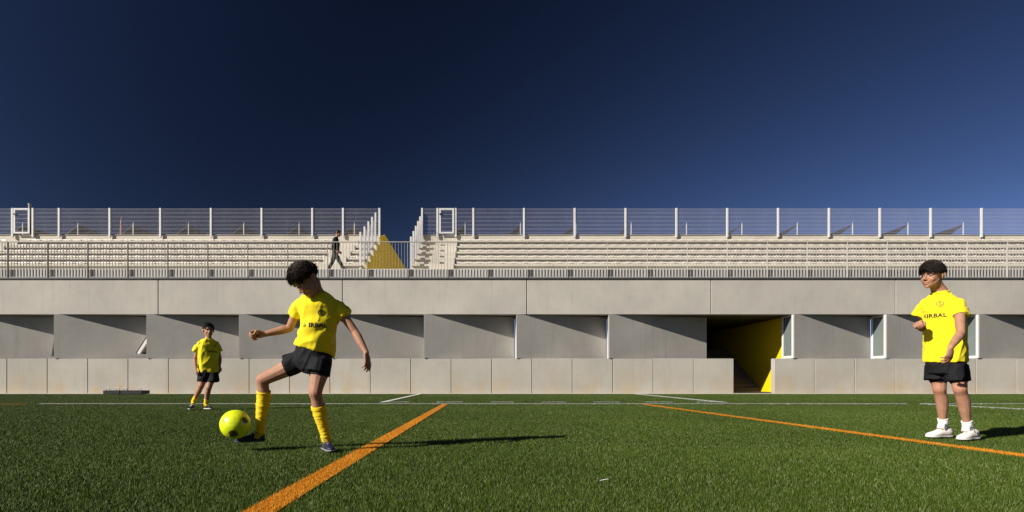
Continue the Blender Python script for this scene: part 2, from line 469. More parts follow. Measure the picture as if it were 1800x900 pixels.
# angled wall panels, saw-tooth in plan, and the windows in their return faces
sm = 3.245
XS = 1.116 - 0.0                                             # return seen at pixel 908
def angled(x0, x1):
    a, b = (x0, Y0 - 0.05), (x1, Y0 - 0.05 + 0.80 * (x1 - x0) / sm)
    prism('angled_panel', [a, b, (x1, b[1] + 0.2), (x0, a[1] + 0.2)], 1.245, 2.778, 'concrete_mid', bld, 0.006)
def plain_return(x, xb):
    """solid return face without a window"""
    prism('return_wall', [(x + 0.004, Y0 - 0.045), (x + 0.06, Y0 - 0.02), (xb + 0.06, Y0 + 0.74), (xb, Y0 + 0.74)], 1.247, 2.776, 'frame_white', bld)
def window(x, open_angle=None):
    """window facing left in the return at x"""
    o = empty('window', (0, 0, 0)); o.parent = bld; o.location = Vector((x, Y0 + 0.35, 1.25)) - bld.location
    ya, yb, za, zb = Y0 - 0.045, Y0 + 0.70, 1.252, 2.775
    fw, xo, xi = 0.085, x - 0.045, x - 0.002
    if x < 0: ya, xo, xi = Y0 + 0.155, x + 0.01, x + 0.05
    box('frame_stile', (xo, ya, za), (xi, ya + fw, zb), 'frame_white', o, 0.004)
    box('frame_stile', (xo, yb - fw, za), (xi, yb, zb), 'frame_white', o, 0.004)
    box('frame_rail', (xo + .002, ya + fw, za), (xi, yb - fw, za + fw), 'frame_white', o, 0.004)
    box('frame_rail', (xo + .002, ya + fw, zb - 0.05), (xi, yb - fw, zb), 'frame_white', o, 0.004)
    if open_angle is None:
        box('pane', (xo + 0.022, ya + fw, za + fw), (xo + 0.032, yb - fw, zb - 0.05), 'glass', o)
    else:
        zt = 2.06
        box('pane', (xo + 0.022, ya + fw, zt + 0.03), (xo + 0.032, yb - fw, zb - 0.05), 'glass', o)
        box('frame_rail', (xo + .002, ya + fw, zt - 0.03), (xi, yb - fw, zt + 0.03), 'frame_white', o, 0.004)
        # top-hung sash pushed out at the bottom
        d = Vector((-math.sin(open_angle), 0, -math.cos(open_angle)))
        n = Vector((-d.z, 0, d.x)); L = 0.72
        rot = Matrix((n, Vector((0, 1, 0)), d)).transposed()
        top = Vector((x - 0.005, 0, zt - 0.03))
        y1_, y2_ = Y0 + 0.01, yb - 0.02
        mb = MB()
        for yy in (y1_ + 0.025, y2_ - 0.025): mb.box(top + d * L / 2 + Vector((0, yy, 0)), (0.045, 0.05, L), rot)
        for q in (0.025, L - 0.025): mb.box(top + d * q + Vector((0, (y1_ + y2_) / 2, 0)), (0.044, y2_ - y1_ - 0.1, 0.05), rot)
        mb.build('open_sash', M['dark_frame'], o)
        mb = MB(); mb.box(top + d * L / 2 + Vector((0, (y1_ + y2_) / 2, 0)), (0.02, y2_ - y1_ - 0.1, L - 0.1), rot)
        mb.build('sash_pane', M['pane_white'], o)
        mb = MB(); mb.box(top + d * L * 0.5 + n * 0.070 + Vector((0, y1_ + 0.05, 0)), (0.095, 0.10, L * 0.94), rot)
        if open_angle > 0.3: mb.build('sash_edge', M['frame_white'], o)
for k in range(-7, 8):
    x = XS + sm * k
    if k == 2: continue
    elif k == 1: angled(x, 8.15)
    else: angled(x, x + sm - 0.04 + (0.13 if k == 0 else 0))
    if k in (0, 1): plain_return(x, x + (0.10 if k == 1 else 0)); continue
    window(x, R(33) if k == -4 else (R(9) if k == -5 else None))
# entrance stair between yellow walls
XW = 10.95
prism('yellow_side_wall', [(XW, Y0 + 0.72), (XW + 0.12, Y0 + 0.72), (XW + 0.12, 30), (XW, 30)], 0.0, 2.78, 'yellow_wall', bld)
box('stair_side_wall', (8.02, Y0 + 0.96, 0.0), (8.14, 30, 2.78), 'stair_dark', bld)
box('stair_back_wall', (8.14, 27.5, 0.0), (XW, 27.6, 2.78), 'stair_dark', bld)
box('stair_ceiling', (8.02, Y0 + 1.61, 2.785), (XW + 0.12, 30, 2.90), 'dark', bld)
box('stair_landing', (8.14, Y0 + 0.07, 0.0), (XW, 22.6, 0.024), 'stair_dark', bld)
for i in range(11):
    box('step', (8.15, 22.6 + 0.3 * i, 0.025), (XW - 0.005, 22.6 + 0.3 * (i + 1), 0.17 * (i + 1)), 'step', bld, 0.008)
box('jamb_panel', (8.50, Y0 + 0.26, 0.0), (8.72, Y0 + 0.6, 1.22), 'concrete_low', bld)
# edge of the upper deck
box('flashing', (XL - 2.9, Y0 - 0.035, 4.024), (XR + 2.7, Y0 + 0.30, 4.075), 'flashing', bld)
box('deck_curb', (XL - 2.9, Y0 + 0.16, 4.076), (XR + 2.7, Y0 + 0.40, 4.40), 'curb', bld, 0.008)
box('deck', (XL - 8, Y0 + 0.401, 3.9), (XR + 9, 21.6, 4.20), 'stand', bld)
box('raised_walkway', (XL - 8, 21.6, 3.9), (XR + 9, 24.0, 4.70), 'stand', bld)
for x0, x1 in ((-40, -5.32), (-2.95, 44)):
    box('rear_roof', (x0, 28.3, 7.0), (x1, 48, 7.25), 'roof', bld)

# ================================================================== RAILING on the deck edge
rail = empty('railing', (0, Y0 + 0.1, 4.08), 'slender vertical bar railing along the deck edge above the concrete wall', 'railing')
rp = 1.412
rx0 = (14 - VX) / F * 20.1
nseg = 27
post_m = box_mesh((0.016, 0.085, 1.29), 0.002, 'rail_metal')
bar_m = box_mesh((0.009, 0.027, 1.20), 0.0, 'bar_metal')
nb = 0; spare = []
for i in range(-2, nseg + 2):
    x = rx0 + rp * i
    link('post', post_m, None, rail, (x, Y0 + 0.10, 4.08 + 0.645))
    for j in range(1, 13):
        bx_ = x + rp * j / 13
        if -17.3 < bx_ < 19.3 and nb < 300: link('bar', bar_m, None, rail, (bx_, Y0 + 0.105, 4.125 + 0.60)); nb += 1
        else: spare.append(bx_)
mb = MB()
for b_ in spare: mb.box((b_, Y0 + 0.105, 4.725), (0.009, 0.027, 1.20))
tag(mb.build('bars_at_the_ends', M['bar_metal'], rail), kind='stuff')
xa, xb = rx0 - 2 * rp, rx0 + rp * (nseg + 1)
box('top_rail', (xa, Y0 + 0.07, 5.345), (xb, Y0 + 0.135, 5.37), 'rail_metal', rail)
box('bottom_rail', (xa, Y0 + 0.085, 4.10), (xb, Y0 + 0.125, 4.124), 'rail_metal', rail)

# ================================================================== GRANDSTANDS
def seat_mesh():
    mb = MB(); w = 0.234
    prof = [(-0.20, 0.09), (-0.16, 0.115), (0.0, 0.085), (0.12, 0.09), (0.17, 0.15), (0.195, 0.27), (0.215, 0.28), (0.225, 0.26), (0.20, 0.12), (0.14, 0.055), (0.0, 0.05), (-0.17, 0.07)]
    rings = []
    for x, k in ((-w, 0.025), (-w * 0.8, 0.0), (0, -0.02), (w * 0.8, 0.0), (w, 0.025)):
        rings.append([Vector((x, y, 0.82 * (z + k * (0.8 if z > 0.08 else 0.6)))) for y, z in prof])
    mb.loft(rings)
    for s in (-0.10, 0.10): mb.box((s, 0.02, 0.03), (0.04, 0.26, 0.06))
    return mb.mesh('seat')
SEAT = seat_mesh(); SEAT.materials.append(M['seat'])
TZ = [5.35 + 0.44 * i for i in range(6)]; TY = [24.0 + 0.8 * i for i in range(6)]
def grandstand(x0, x1, label, aisles, seat_x):
    g = empty('grandstand', ((x0 + x1) / 2, 24.0, 4.7), label, 'grandstand', 'white concrete grandstands on the deck')
    for i in range(5):
        zlo = 4.702 if i == 0 else TZ[i - 1] - 0.12
        box('tier', (x0, TY[i], zlo), (x1, TY[i + 1] + 0.3, TZ[i] - 0.085), 'stand', g)
        # nosing slabs, jointed every few metres
        xx = x0
        while xx < x1 - 0.01:
            xe = min(xx + 6.0, x1)
            if x1 - xe < 1.0: xe = x1
            box('tread_slab', (xx + 0.006, TY[i] - 0.085, TZ[i] - 0.084), (xe - 0.006, TY[i + 1] + 0.02, TZ[i]), 'stand', g, 0.006)
            xx = xe
    box('back_parapet', (x0, TY[5], TZ[4] - 0.3), (x1, TY[5] + 0.25, TZ[5] + 0.04), 'stand', g, 0.008)
    box('parapet_cap', (x0, TY[5] - 0.03, TZ[5] + 0.041), (x1, TY[5] + 0.28, TZ[5] + 0.075), 'stand', g, 0.006)
    n = 0
    for i in range(5):
        for x in seat_x:
            if any(a - 0.1 < x < b + 0.1 for a, b in aisles): continue
            if n >= 300: break
            o = link('seat', SEAT, None, g, (x + random.uniform(-.008, .008), TY[i] + 0.32, TZ[i])); n += 1
            o.rotation_euler.z = R(random.uniform(-1.2, 1.2))
    for a, b in aisles:
        for i in range(-1, 5):
            zb = 4.702 if i < 0 else TZ[i]
            zt = TZ[i + 1] if i < 4 else None
            if zt is None: continue
            h = (zt - 0.085 - zb)
            box('aisle_step', (a, TY[i + 1] - 0.088 - 0.30, zb + 0.001), (b, TY[i + 1] - 0.088, zb + h * 0.52), 'stand', g, 0.006)
            box('aisle_step', (a + 0.003, TY[i + 1] - 0.130, zb + h * 0.52 + 0.001), (b - 0.003, TY[i + 1] - 0.088, zt + 0.002), 'stand', g, 0.006)
    return g
sx = [-5.9 - 0.49 * i for i in range(46)]
gl = grandstand(-29.0, -5.175, 'left hand concrete grandstand with rows of white seats, ending in a yellow wall', [(-23.2, -22.2), (-7.0, -6.0)], [x for x in sx if x > -27.6])
gr_ = grandstand(-3.10, 33.0, 'right hand concrete grandstand with long rows of white seats', [(-2.35, -1.30)], [-0.95 + 0.49 * i for i in range(60)])
# yellow flank wall of the left stand, facing the gap
prof = [(24.02, 4.71)]
for i in range(6): prof += [(TY[i] + 0.02, TZ[i] - 0.12 if i < 5 else TZ[i] - 0.02), (TY[i] + 0.80 if i < 5 else 29.3, TZ[i] - 0.12 if i < 5 else 7.95)]
prof += [(37.5, 7.72), (37.5, 3.6), (24.02, 3.6)]
bm = bmesh.new()
base = gl.location
f = bm.faces.new([bm.verts.new(Vector((-5.172, y, z)) - base) for y, z in prof])
r = bmesh.ops.extrude_face_region(bm, geom=[f])
bmesh.ops.translate(bm, vec=(0.03, 0, 0), verts=[v for v in r['geom'] if isinstance(v, bmesh.types.BMVert)])
bmesh.ops.recalc_face_normals(bm, faces=bm.faces[:])
m_ = bpy.data.meshes.new('end_wall'); bm.to_mesh(m_); bm.free()
ew = link('end_wall', m_, M['yellow_wall']); ew.parent = gl; tag(ew, 'yellow painted end wall of the left stand')

bm = bmesh.new(); base = gr_.location  # unseen end wall added to bounce warm sunlight onto the yellow wall
f = bm.faces.new([bm.verts.new(Vector((-3.103, y, z)) - base) for y, z in prof])
r = bmesh.ops.extrude_face_region(bm, geom=[f])
bmesh.ops.translate(bm, vec=(-0.03, 0, 0), verts=[v for v in r['geom'] if isinstance(v, bmesh.types.BMVert)])
bmesh.ops.recalc_face_normals(bm, faces=bm.faces[:])
m_ = bpy.data.meshes.new('end_wall'); bm.to_mesh(m_); bm.free()
ew = link('end_wall', m_, M['stand']); ew.parent = gr_

# ================================================================== FENCES behind the stands
def mesh_panel(w, h, hz=0.2):
    mb = MB(); n = max(2, int(w / 0.05))
    for i in range(n + 1): mb.box((-w / 2 + w * i / n, 0, h / 2), (0.0036, 0.0036, h))
    k = int(h / hz)
    for j in range(k + 1): mb.box((0, -0.006, 0.02 + (h - 0.04) * j / k), (w, 0.006, 0.006))
    m = mb.mesh('mesh_panel'); m.materials.append(M['wire']); return m
PANEL = {}
def panel_for(w, h):
    key = (round(w, 2), round(h, 2))
    if key not in PANEL: PANEL[key] = mesh_panel(*key)
    return PANEL[key]
YF = 27.90; ZF0, ZF1 = 7.47, 8.88
def fpx(px): return (px - VX) / F * YF
def fence(posts, label, skip=()):
    g = empty('mesh_fence', (posts[0], YF, ZF0), label, 'fence', 'white mesh fences along the top of the stands')
    for x in posts: box('post', (x - 0.045, YF - 0.04, ZF0), (x + 0.045, YF + 0.04, ZF1 + 0.02), 'white_metal', g, 0.004)
    for a, b in zip(posts[:-1], posts[1:]):
        if any(abs((a + b) / 2 - s) < 0.7 for s in skip): continue
        w = b - a - 0.10
        link('mesh_panel', panel_for(w, ZF1 - 7.66), None, g, ((a + b) / 2, YF, 7.66))
    return g
lp = [fpx(p) for p in (-160, -71, 24 - 2, 58, 104, 193, 282, 371, 460, 549, 603, 667)]
rpx = [742, 769, 801, 832, 921] + [1010 + 89.4 * i for i in range(12)]
rpst = [fpx(p) for p in rpx]
fence(lp, 'white post and wire mesh fence behind the left stand', [fpx(40)])
fence(rpst, 'white post and wire mesh fence behind the right stand', [fpx(785)])
def gate(px0, px1, label):
    a, b = fpx(px0), fpx(px1)
    g = empty('gate', ((a + b) / 2, YF - 0.05, 7.66), label, 'gate', 'framed gates in the mesh fences')
    y0, y1 = YF - 0.075, YF - 0.043
    box('frame_stile', (a, y0, 7.64), (a + 0.09, y1, ZF1), 'white_metal', g, 0.003)
    box('frame_stile', (b - 0.09, y0, 7.64), (b, y1, ZF1), 'white_metal', g, 0.003)
    box('frame_rail', (a + 0.09, y0, 7.64), (b - 0.09, y1, 7.72), 'white_metal', g, 0.003)
    box('frame_rail', (a + 0.09, y0, ZF1 - 0.08), (b - 0.09, y1, ZF1), 'white_metal', g, 0.003)
    box('latch', (a + 0.02, y0 - 0.04, 8.55), (a + 0.16, y0 - 0.001, 8.62), 'black_steel', g)
    link('mesh_panel', panel_for(b - a - 0.2, 1.06), None, g, ((a + b) / 2, YF - 0.06, 7.74))
gate(25.5, 54, 'white framed gate in the fence at the far left of the stands')
gate(772, 798.5, 'white framed gate in the fence above the right stand aisle')
def side_fence(x, ya, za, n, label):
    g = empty('side_fence', (x, ya, za - 1.4), label, 'fence', 'stepped fences flanking the gap between the stands')
    pts = [(ya + 0.83 * i, za + 0.447 * i) for i in range(n)]
    for y, t in pts: box('post', (x - 0.04, y - 0.04, t - 1.62), (x + 0.04, y + 0.04, t), 'white_metal', g, 0.004)
    for (y, t), (y2, t2) in zip(pts[:-1], pts[1:]):
        o = link('mesh_panel', panel_for(0.72, 1.15), None, g, (x, (y + y2) / 2, t - 1.18)); o.rotation_euler.z = R(90)
side_fence(-5.24, 24.0, 6.72, 5, 'stepped white fence on the left stand beside the yellow wall')
side_fence(-3.06, 23.65, 6.43, 6, 'stepped white fence on the right stand beside the gap')
# low handrail posts across the gap behind the railing
# ================================================================== SOLAR PANELS on the rear roof
ORD = ['first', 'second', 'third', 'fourth', 'fifth', 'sixth', 'seventh', 'eighth', 'ninth', 'tenth', 'eleventh']
def solar(px, label):
    ya = 30.0; x = (px - VX) / F * ya; zt = CAMZ + (VY - 395.5) / F * ya
    g = empty('solar_array', (x, ya, 7.25), label, 'solar panel', 'solar panel rows on the roof behind the stands')
    tilt = R(38); L = 1.62
    d = Vector((-math.cos(tilt), 0, -math.sin(tilt))); n = Vector((-math.sin(tilt), 0, math.cos(tilt)))
    rot = Matrix((d, Vector((0, 1, 0)), n)).transposed()
    top = Vector((x, 0, zt))
    for k in range(5):
        mb = MB(); c = top + d * L / 2 + Vector((0, ya + 0.5 + 1.01 * k, 0))
        mb.box(c, (L, 0.99, 0.035), rot); o = mb.build('module', M['pv_back'], g)
        mb = MB(); mb.box(c + n * 0.0195, (L - 0.05, 0.94, 0.003), rot); mb.build('cell_sheet', M['pv'], o)
    for k in range(2):
        yy = ya - 0.02 + 4.6 * k
        box('post', (x - 0.005, yy - 0.02, 7.252), (x + 0.032, yy + 0.02, zt + 0.03), 'white_metal', g)
        box('post_tip', (x + 0.005, yy - 0.012, zt + 0.031), (x + 0.025, yy + 0.012, zt + 0.13), 'wire', g)
        lowx, lowz = (top + d * (L - 0.1)).x, (top + d * (L - 0.1)).z
        if lowz > 7.30: box('front_leg', (lowx - 0.03, yy + 0.05, 7.252), (lowx + 0.03, yy + 0.10, lowz - 0.03), 'white_metal', g)
for k, px in enumerate([40 + 97.1 * i for i in range(7)]):
    solar(px, ORD[k] + ' tilted solar panel row from the left behind the left fence')
for k, px in enumerate([817 + 97.25 * i for i in range(10)]):
    solar(px, ORD[k] + ' tilted solar panel row from the left behind the right fence')
# ================================================================== FAR CHIMNEYS
def chimney(px, pyt, wpx0, wpx1, label, pointed):
    Y = 90.0; x = (px - VX) / F * Y; zt = CAMZ + (VY - pyt) / F * Y
    g = empty('chimney', (x, Y, -0.03), label, 'chimney')
    r1 = wpx1 / F * Y / 2; r0 = r1 + (wpx0 - wpx1) / F * Y / 2 * 2.2
    n = 14
    split = zt - 2.2 if not pointed else zt - 1.4
    def rad(z): return r1 + (r0 - r1) * min(1, (zt - z) / (zt + 0.03))
    mb = MB(); zz = np.linspace(-0.03, split, 9)
    mb.tube([(x, Y, z) for z in zz], [rad(z) for z in zz], n); mb.build('shaft', M['brick'], g, True)
    mb = MB()
    if pointed: mb.tube([(x, Y, split + .01), (x, Y, zt)], [rad(split) * 0.98, 0.04], n)
    else: mb.tube([(x, Y, split + .01), (x, Y, split + .25), (x, Y, split + .26), (x, Y, zt - .3), (x, Y, zt - .29), (x, Y, zt)],
                  [rad(split) * 1.25, rad(split) * 1.25, rad(split), rad(zt), rad(zt) * 1.2, rad(zt) * 1.2], n)
    mb.build('cap' if pointed else 'crown', M['brick'] if pointed else M['cap_grey'], g, False)
chimney(52.3, 358, 6.5, 4.2, 'tall brick chimney with pale top rising behind the left gate', False)
chimney(213.3, 380, 7.0, 3.5, 'pointed brick chimney seen through the left fence', True)

# ================================================================== BALLAST TRAYS by the wall
def tray(x0, x1, label):
    y0, y1 = 19.0, 19.45
    g = empty('ballast_tray', ((x0 + x1) / 2, 19.2, 0), label, 'weight', 'black ballast trays at the foot of the wall')
    zt = 0.13
    box('base_plate', (x0, y0, 0.012), (x1, y1, 0.03), 'black_steel', g)
    box('side_plate', (x0, y0 - 0.012, 0.012), (x1, y0 - 0.001, zt), 'black_steel', g)
    box('side_plate', (x0, y1 + 0.001, 0.012), (x1, y1 + 0.012, zt), 'black_steel', g)
    box('end_plate', (x0 - 0.012, y0 - 0.012, 0.012), (x0 - 0.001, y1 + 0.012, zt), 'black_steel', g)
    box('end_plate', (x1 + 0.001, y0 - 0.012, 0.012), (x1 + 0.012, y1 + 0.012, zt), 'black_steel', g)
    box('weight_block', (x0 + 0.015, y0 + 0.015, 0.031), (x1 - 0.015, y1 - 0.015, zt - 0.02), 'black_steel', g, 0.01)
    for hx in (x0 + 0.10, x1 - 0.10):
        mb = MB(); yy = y0 + 0.06
        pts = [(hx - 0.055, yy, zt - 0.03)] + [(hx - 0.055 * math.cos(a), yy, zt + 0.055 + 0.035 * math.sin(a)) for a in np.linspace(0, math.pi, 9)] + [(hx + 0.055, yy, zt - 0.03)]
        mb.tube(pts, 0.013, 8); mb.build('handle', M['white_metal'], g, True)
X_ = lambda px: (px - VX) / F * 19.1
tray(X_(185.8), X_(213), 'left black steel ballast tray with loop handles by the wall')
tray(X_(216), X_(251.5), 'right black steel ballast tray with loop handles by the wall')
# small scrap on the turf
mb = MB(); c = Vector((0.565, 2.69, 0.026)); mb.tube([c + Vector((-0.021, 0, -0.004)), c, c + Vector((0.02, 0.002, 0.003))], [0.0012, 0.0022, 0.0018], 6)
tag(mb.build('twig', M['frame_white'], loc=c), 'tiny pale twig lying on the near turf', 'twig')

# ================================================================== PEOPLE
def fabric(name, color, rough=0.8, sheen=0.1, bump=0.25):
    m = material(name, color, rough, 0.25); t = NT(m)
    b = t.b; b.inputs['Sheen Weight'].default_value = sheen
    f = t.noise(t.pos(), 9, 4, 0.6); w = t.noise(t.pos((1, 1, 1)), 420, 2, 0.5)
    col = t.mixc(t.ramp(f, 0.3, 0.7), tuple(c * 0.92 for c in color), tuple(min(1, c * 1.04) for c in color))
    t.l(col, b.inputs['Base Color']); t.bump(t.math('ADD', t.math('MULTIPLY', f, 2.0), w), bump * 0.5, 0.003)
    return m
def skin_mat(name, color):
    m = material(name, color, 0.58, 0.25); t = NT(m); b = t.b
    b.inputs['Subsurface Weight'].default_value = 0.08; b.inputs['Subsurface Radius'].default_value = (0.012, 0.005, 0.003)
    b.inputs['Subsurface Scale'].default_value = 0.6
    f = t.noise(t.pos(), 22, 4, 0.6)
    a = t.n('ShaderNodeAttribute', attribute_name='blush')
    col = t.mixc(t.ramp(f, 0.3, 0.7), (color[0] * 0.86, color[1] * 0.80, color[2] * 0.78), tuple(c * 1.08 for c in color))
    col = t.mixc(a.outputs['Fac'], col, (color[0] * 0.95, color[1] * 0.60, color[2] * 0.58))
    t.l(col, b.inputs['Base Color']); t.bump(t.noise(t.pos(), 160, 3, 0.6), 0.12, 0.003)
    return m
M['skin'] = skin_mat('skin', (0.39, 0.212, 0.132))
M['skin_dark'] = skin_mat('skin_tan', (0.30, 0.16, 0.10))
M['jersey'] = fabric('jersey_yellow', (0.82, 0.66, 0.008))
M['shorts'] = fabric('shorts_black', (0.006, 0.006, 0.008), 0.8, 0.0)
M['sock_yellow'] = fabric('sock_yellow', (0.80, 0.55, 0.008))
M['sock_white'] = fabric('sock_white', (0.78, 0.77, 0.76))
M['shoe_navy'] = fabric('shoe_navy', (0.018, 0.02, 0.05), 0.45, 0)
M['shoe_white'] = fabric('shoe_white', (0.78, 0.72, 0.67), 0.5, 0)
M['shoe_black'] = fabric('shoe_black', (0.012, 0.012, 0.014), 0.45, 0)
M['sole_grey'] = painted('sole_grey', (0.22, 0.22, 0.25), 0.6)
M['sole_white'] = painted('sole_white', (0.75, 0.70, 0.64), 0.6)
M['sole_black'] = painted('sole_black', (0.03, 0.03, 0.035), 0.6)
M['hair'] = painted('hair_dark', (0.022, 0.014, 0.009), 0.5, 0.3, 0.3, 0.0, 25)
M['eye_white'] = painted('eye_white', (0.65, 0.62, 0.58), 0.3, 0.02)
M['eye_dark'] = painted('eye_dark', (0.02, 0.012, 0.008), 0.2, 0.02)
M['print_black'] = painted('print_black', (0.015, 0.015, 0.015), 0.6, 0.1)
M['jacket'] = fabric('jacket_black', (0.006, 0.006, 0.007), 0.85, 0.0)
M['trousers'] = fabric('trousers_grey', (0.022, 0.022, 0.020), 0.85, 0.0)

def voxel(mb, size, smooth=4, factor=0.5):
    me = mb.mesh('tmp'); o = bpy.data.objects.new('tmp', me); C.objects.link(o)
    r = o.modifiers.new('r', 'REMESH'); r.mode = 'VOXEL'; r.voxel_size = size; r.use_smooth_shade = True
    if smooth:
        s = o.modifiers.new('s', 'SMOOTH'); s.iterations = smooth; s.factor = factor
    dg = bpy.context.evaluated_depsgraph_get()
    res = bpy.data.meshes.new_from_object(o.evaluated_get(dg))
    bpy.data.objects.remove(o); bpy.data.meshes.remove(me)
    return res
def coords(me):
    a = np.empty(len(me.vertices) * 3, np.float32); me.vertices.foreach_get('co', a); return a.reshape(-1, 3)
def normals(me):
    a = np.empty(len(me.vertices) * 3, np.float32); me.vertex_normals.foreach_get('vector', a); return a.reshape(-1, 3)
def setco(me, a):
    me.vertices.foreach_set('co', a.astype(np.float32).ravel()); me.update()
def wrinkle(me, amp, along, seed, long=5.0, short=22.0, mask=None):
    """soft folds running along a direction"""
    v, n = coords(me), normals(me)
    d = Vector(along).normalized(); a = Vector((0, 1, 0)); e = d.cross(a).normalized(); g = d.cross(e)
    out = v.copy()
    for i in range(len(v)):
        p = Vector(v[i])
        q = Vector((p.dot(d) * long, p.dot(e) * short, p.dot(g) * short * 0.55)) + Vector((seed * 7.1, seed * 3.3, 0))
        q += noise.noise_vector(q * 0.35) * 0.9
        h = noise.noise(q); h = (1 - min(1, abs(h) * 2.2)) ** 1.6 - 0.45
        k = amp * (mask(p) if mask else 1.0)
        out[i] += n[i] * (h * k)
    setco(me, out)
def fit(me, tree, gap=0.007, reach=0.06, top=99.0):
    """keep a garment just outside the body it covers"""
    v = coords(me)
    for i in range(len(v)):
        if v[i][2] > top: continue
        p = Vector(v[i]); q, n, _, d = tree.find_nearest(p, reach)
        if q is None: continue
        sd = (p - q).dot(n)
        if sd < gap: v[i] = p + n * (gap - sd)
    setco(me, v)
def tree_of(me):
    return BVHTree.FromPolygons([Vector(x) for x in coords(me)], [tuple(p.vertices) for p in me.polygons])
def place(me, name, mat, parent):
    """mesh in world coordinates -> part of parent"""
    b = rootloc(parent); me.transform(Matrix.Translation(-b)); me.name = name
    me.materials.clear(); me.materials.append(mat)
    me.polygons.foreach_set('use_smooth', [True] * len(me.polygons))
    o = bpy.data.objects.new(name, me); C.objects.link(o); o.parent = parent
    return o

def orient(d, n):
    d = Vector(d).normalized(); n = Vector(n); n = (n - d * n.dot(d)).normalized()
    return d, n
def hand(mb, wrist, d, n, side, s=1.0, curl=(20, 25, 20), fan=3.0, thumb='relaxed'):
    """d: along the hand, n: towards the palm side, side: +1/-1 picks the thumb side d x n"""
    d, n = orient(d, n); t = d.cross(n) * side
    w = Vector(wrist)
    rot = Matrix((t, n, d)).transposed()
    mb.sphere(w + d * 0.040 * s, (0.034 * s, 0.0145 * s, 0.046 * s), rot)
    mb.sphere(w + d * 0.060 * s, (0.036 * s, 0.0125 * s, 0.024 * s), rot)
    mb.sphere(w + d * 0.025 * s + t * 0.018 * s + n * 0.006 * s, (0.014 * s, 0.013 * s, 0.026 * s), rot)
    lens = (0.95, 1.06, 1.0, 0.80)
    for i in range(4):
        off = 0.0255 - 0.017 * i
        p = w + d * (0.074 - 0.003 * abs(i - 1) ** 1.3) * s + t * off * s
        a = 0.0; pts = [p]; rr = [0.0082 * s]
        yaw = R(fan) * (1.5 - i)
        for j, L in enumerate((0.031, 0.021, 0.016)):
            a += R(curl[j] + 5 * (i - 1.5))
            dd = (d * math.cos(yaw) + t * math.sin(yaw))
            dd = dd * math.cos(a) + n * math.sin(a)
            p = p + dd * L * lens[i] * s; pts.append(p); rr.append((0.0076, 0.0070, 0.0060)[j] * s)
        mb.chain(pts, rr, 8)
    p = w + d * 0.026 * s + t * 0.026 * s + n * 0.004 * s
    if thumb == 'fist': segs = ((d * 0.75 + t * 0.45 + n * 0.55, 0.028), (d * 0.45 - t * 0.55 + n * 0.75, 0.024), (-t * 0.9 + n * 0.35 + d * 0.1, 0.018))
    else: segs = ((d * 0.72 + t * 0.62 + n * 0.35, 0.028), (d * 0.9 + t * 0.2 + n * 0.35, 0.024), (d * 0.95 - t * 0.05 + n * 0.3, 0.018))
    pts = [p]; 
    for v, L in segs: p = p + v.normalized() * L * s; pts.append(p)
    mb.chain(pts, [0.0105 * s, 0.0095 * s, 0.0085 * s, 0.0070 * s], 8)

def head_shapes(mb, T, s):
    """fused later with the body; T: head-local -> world, face towards local -Y"""
    q = T.to_3x3()
    def S(c, r, rot=None):
        mb.sphere(T @ (Vector(c) * s), tuple(x * s for x in r), q if rot is None else q @ rot, 18, 12)
    def CH(pts, rad): mb.chain([T @ (Vector(p) * s) for p in pts], [r * s for r in rad], 10)
    S((0, 0.014, 0.030), (0.0735, 0.090, 0.076))
    S((0, -0.030, -0.022), (0.056, 0.054, 0.072))
    S((0, -0.010, -0.040), (0.058, 0.060, 0.050))
    S((0, -0.038, -0.068), (0.040, 0.042, 0.032))
    S((0, -0.066, -0.088), (0.017, 0.014, 0.014))
    S((0, -0.040, 0.034), (0.056, 0.046, 0.044))
    for e in (-1, 1):
        S((e * 0.034, -0.055, -0.030), (0.020, 0.019, 0.021))
        S((e * 0.042, -0.020, -0.054), (0.013, 0.032, 0.024))
        CH([(e * 0.012, -0.081, 0.020), (e * 0.030, -0.077, 0.025), (e * 0.047, -0.064, 0.018)], [0.006, 0.007, 0.0065])
        S((e * 0.0755, 0.012, -0.004), (0.007, 0.018, 0.030), Matrix.Rotation(e * R(22), 3, 'Z') @ Matrix.Rotation(R(-10), 3, 'X'))
        CH([(e * 0.080, 0.022, 0.020), (e * 0.085, 0.030, 0.006), (e * 0.079, 0.020, -0.020)], [0.005, 0.0055, 0.005])
        S((e * 0.010, -0.089, -0.029), (0.0072, 0.008, 0.0062))
    CH([(0, -0.080, 0.014), (0, -0.088, -0.006), (0, -0.098, -0.023)], [0.0065, 0.0080, 0.0100])
    CH([(-0.023, -0.074, -0.050), (-0.008, -0.0845, -0.0525), (0.008, -0.0845, -0.0525), (0.023, -0.074, -0.050)], [0.004, 0.0068, 0.0068, 0.004])
    CH([(-0.018, -0.075, -0.059), (0, -0.0835, -0.0645), (0.018, -0.075, -0.059)], [0.004, 0.007, 0.004])
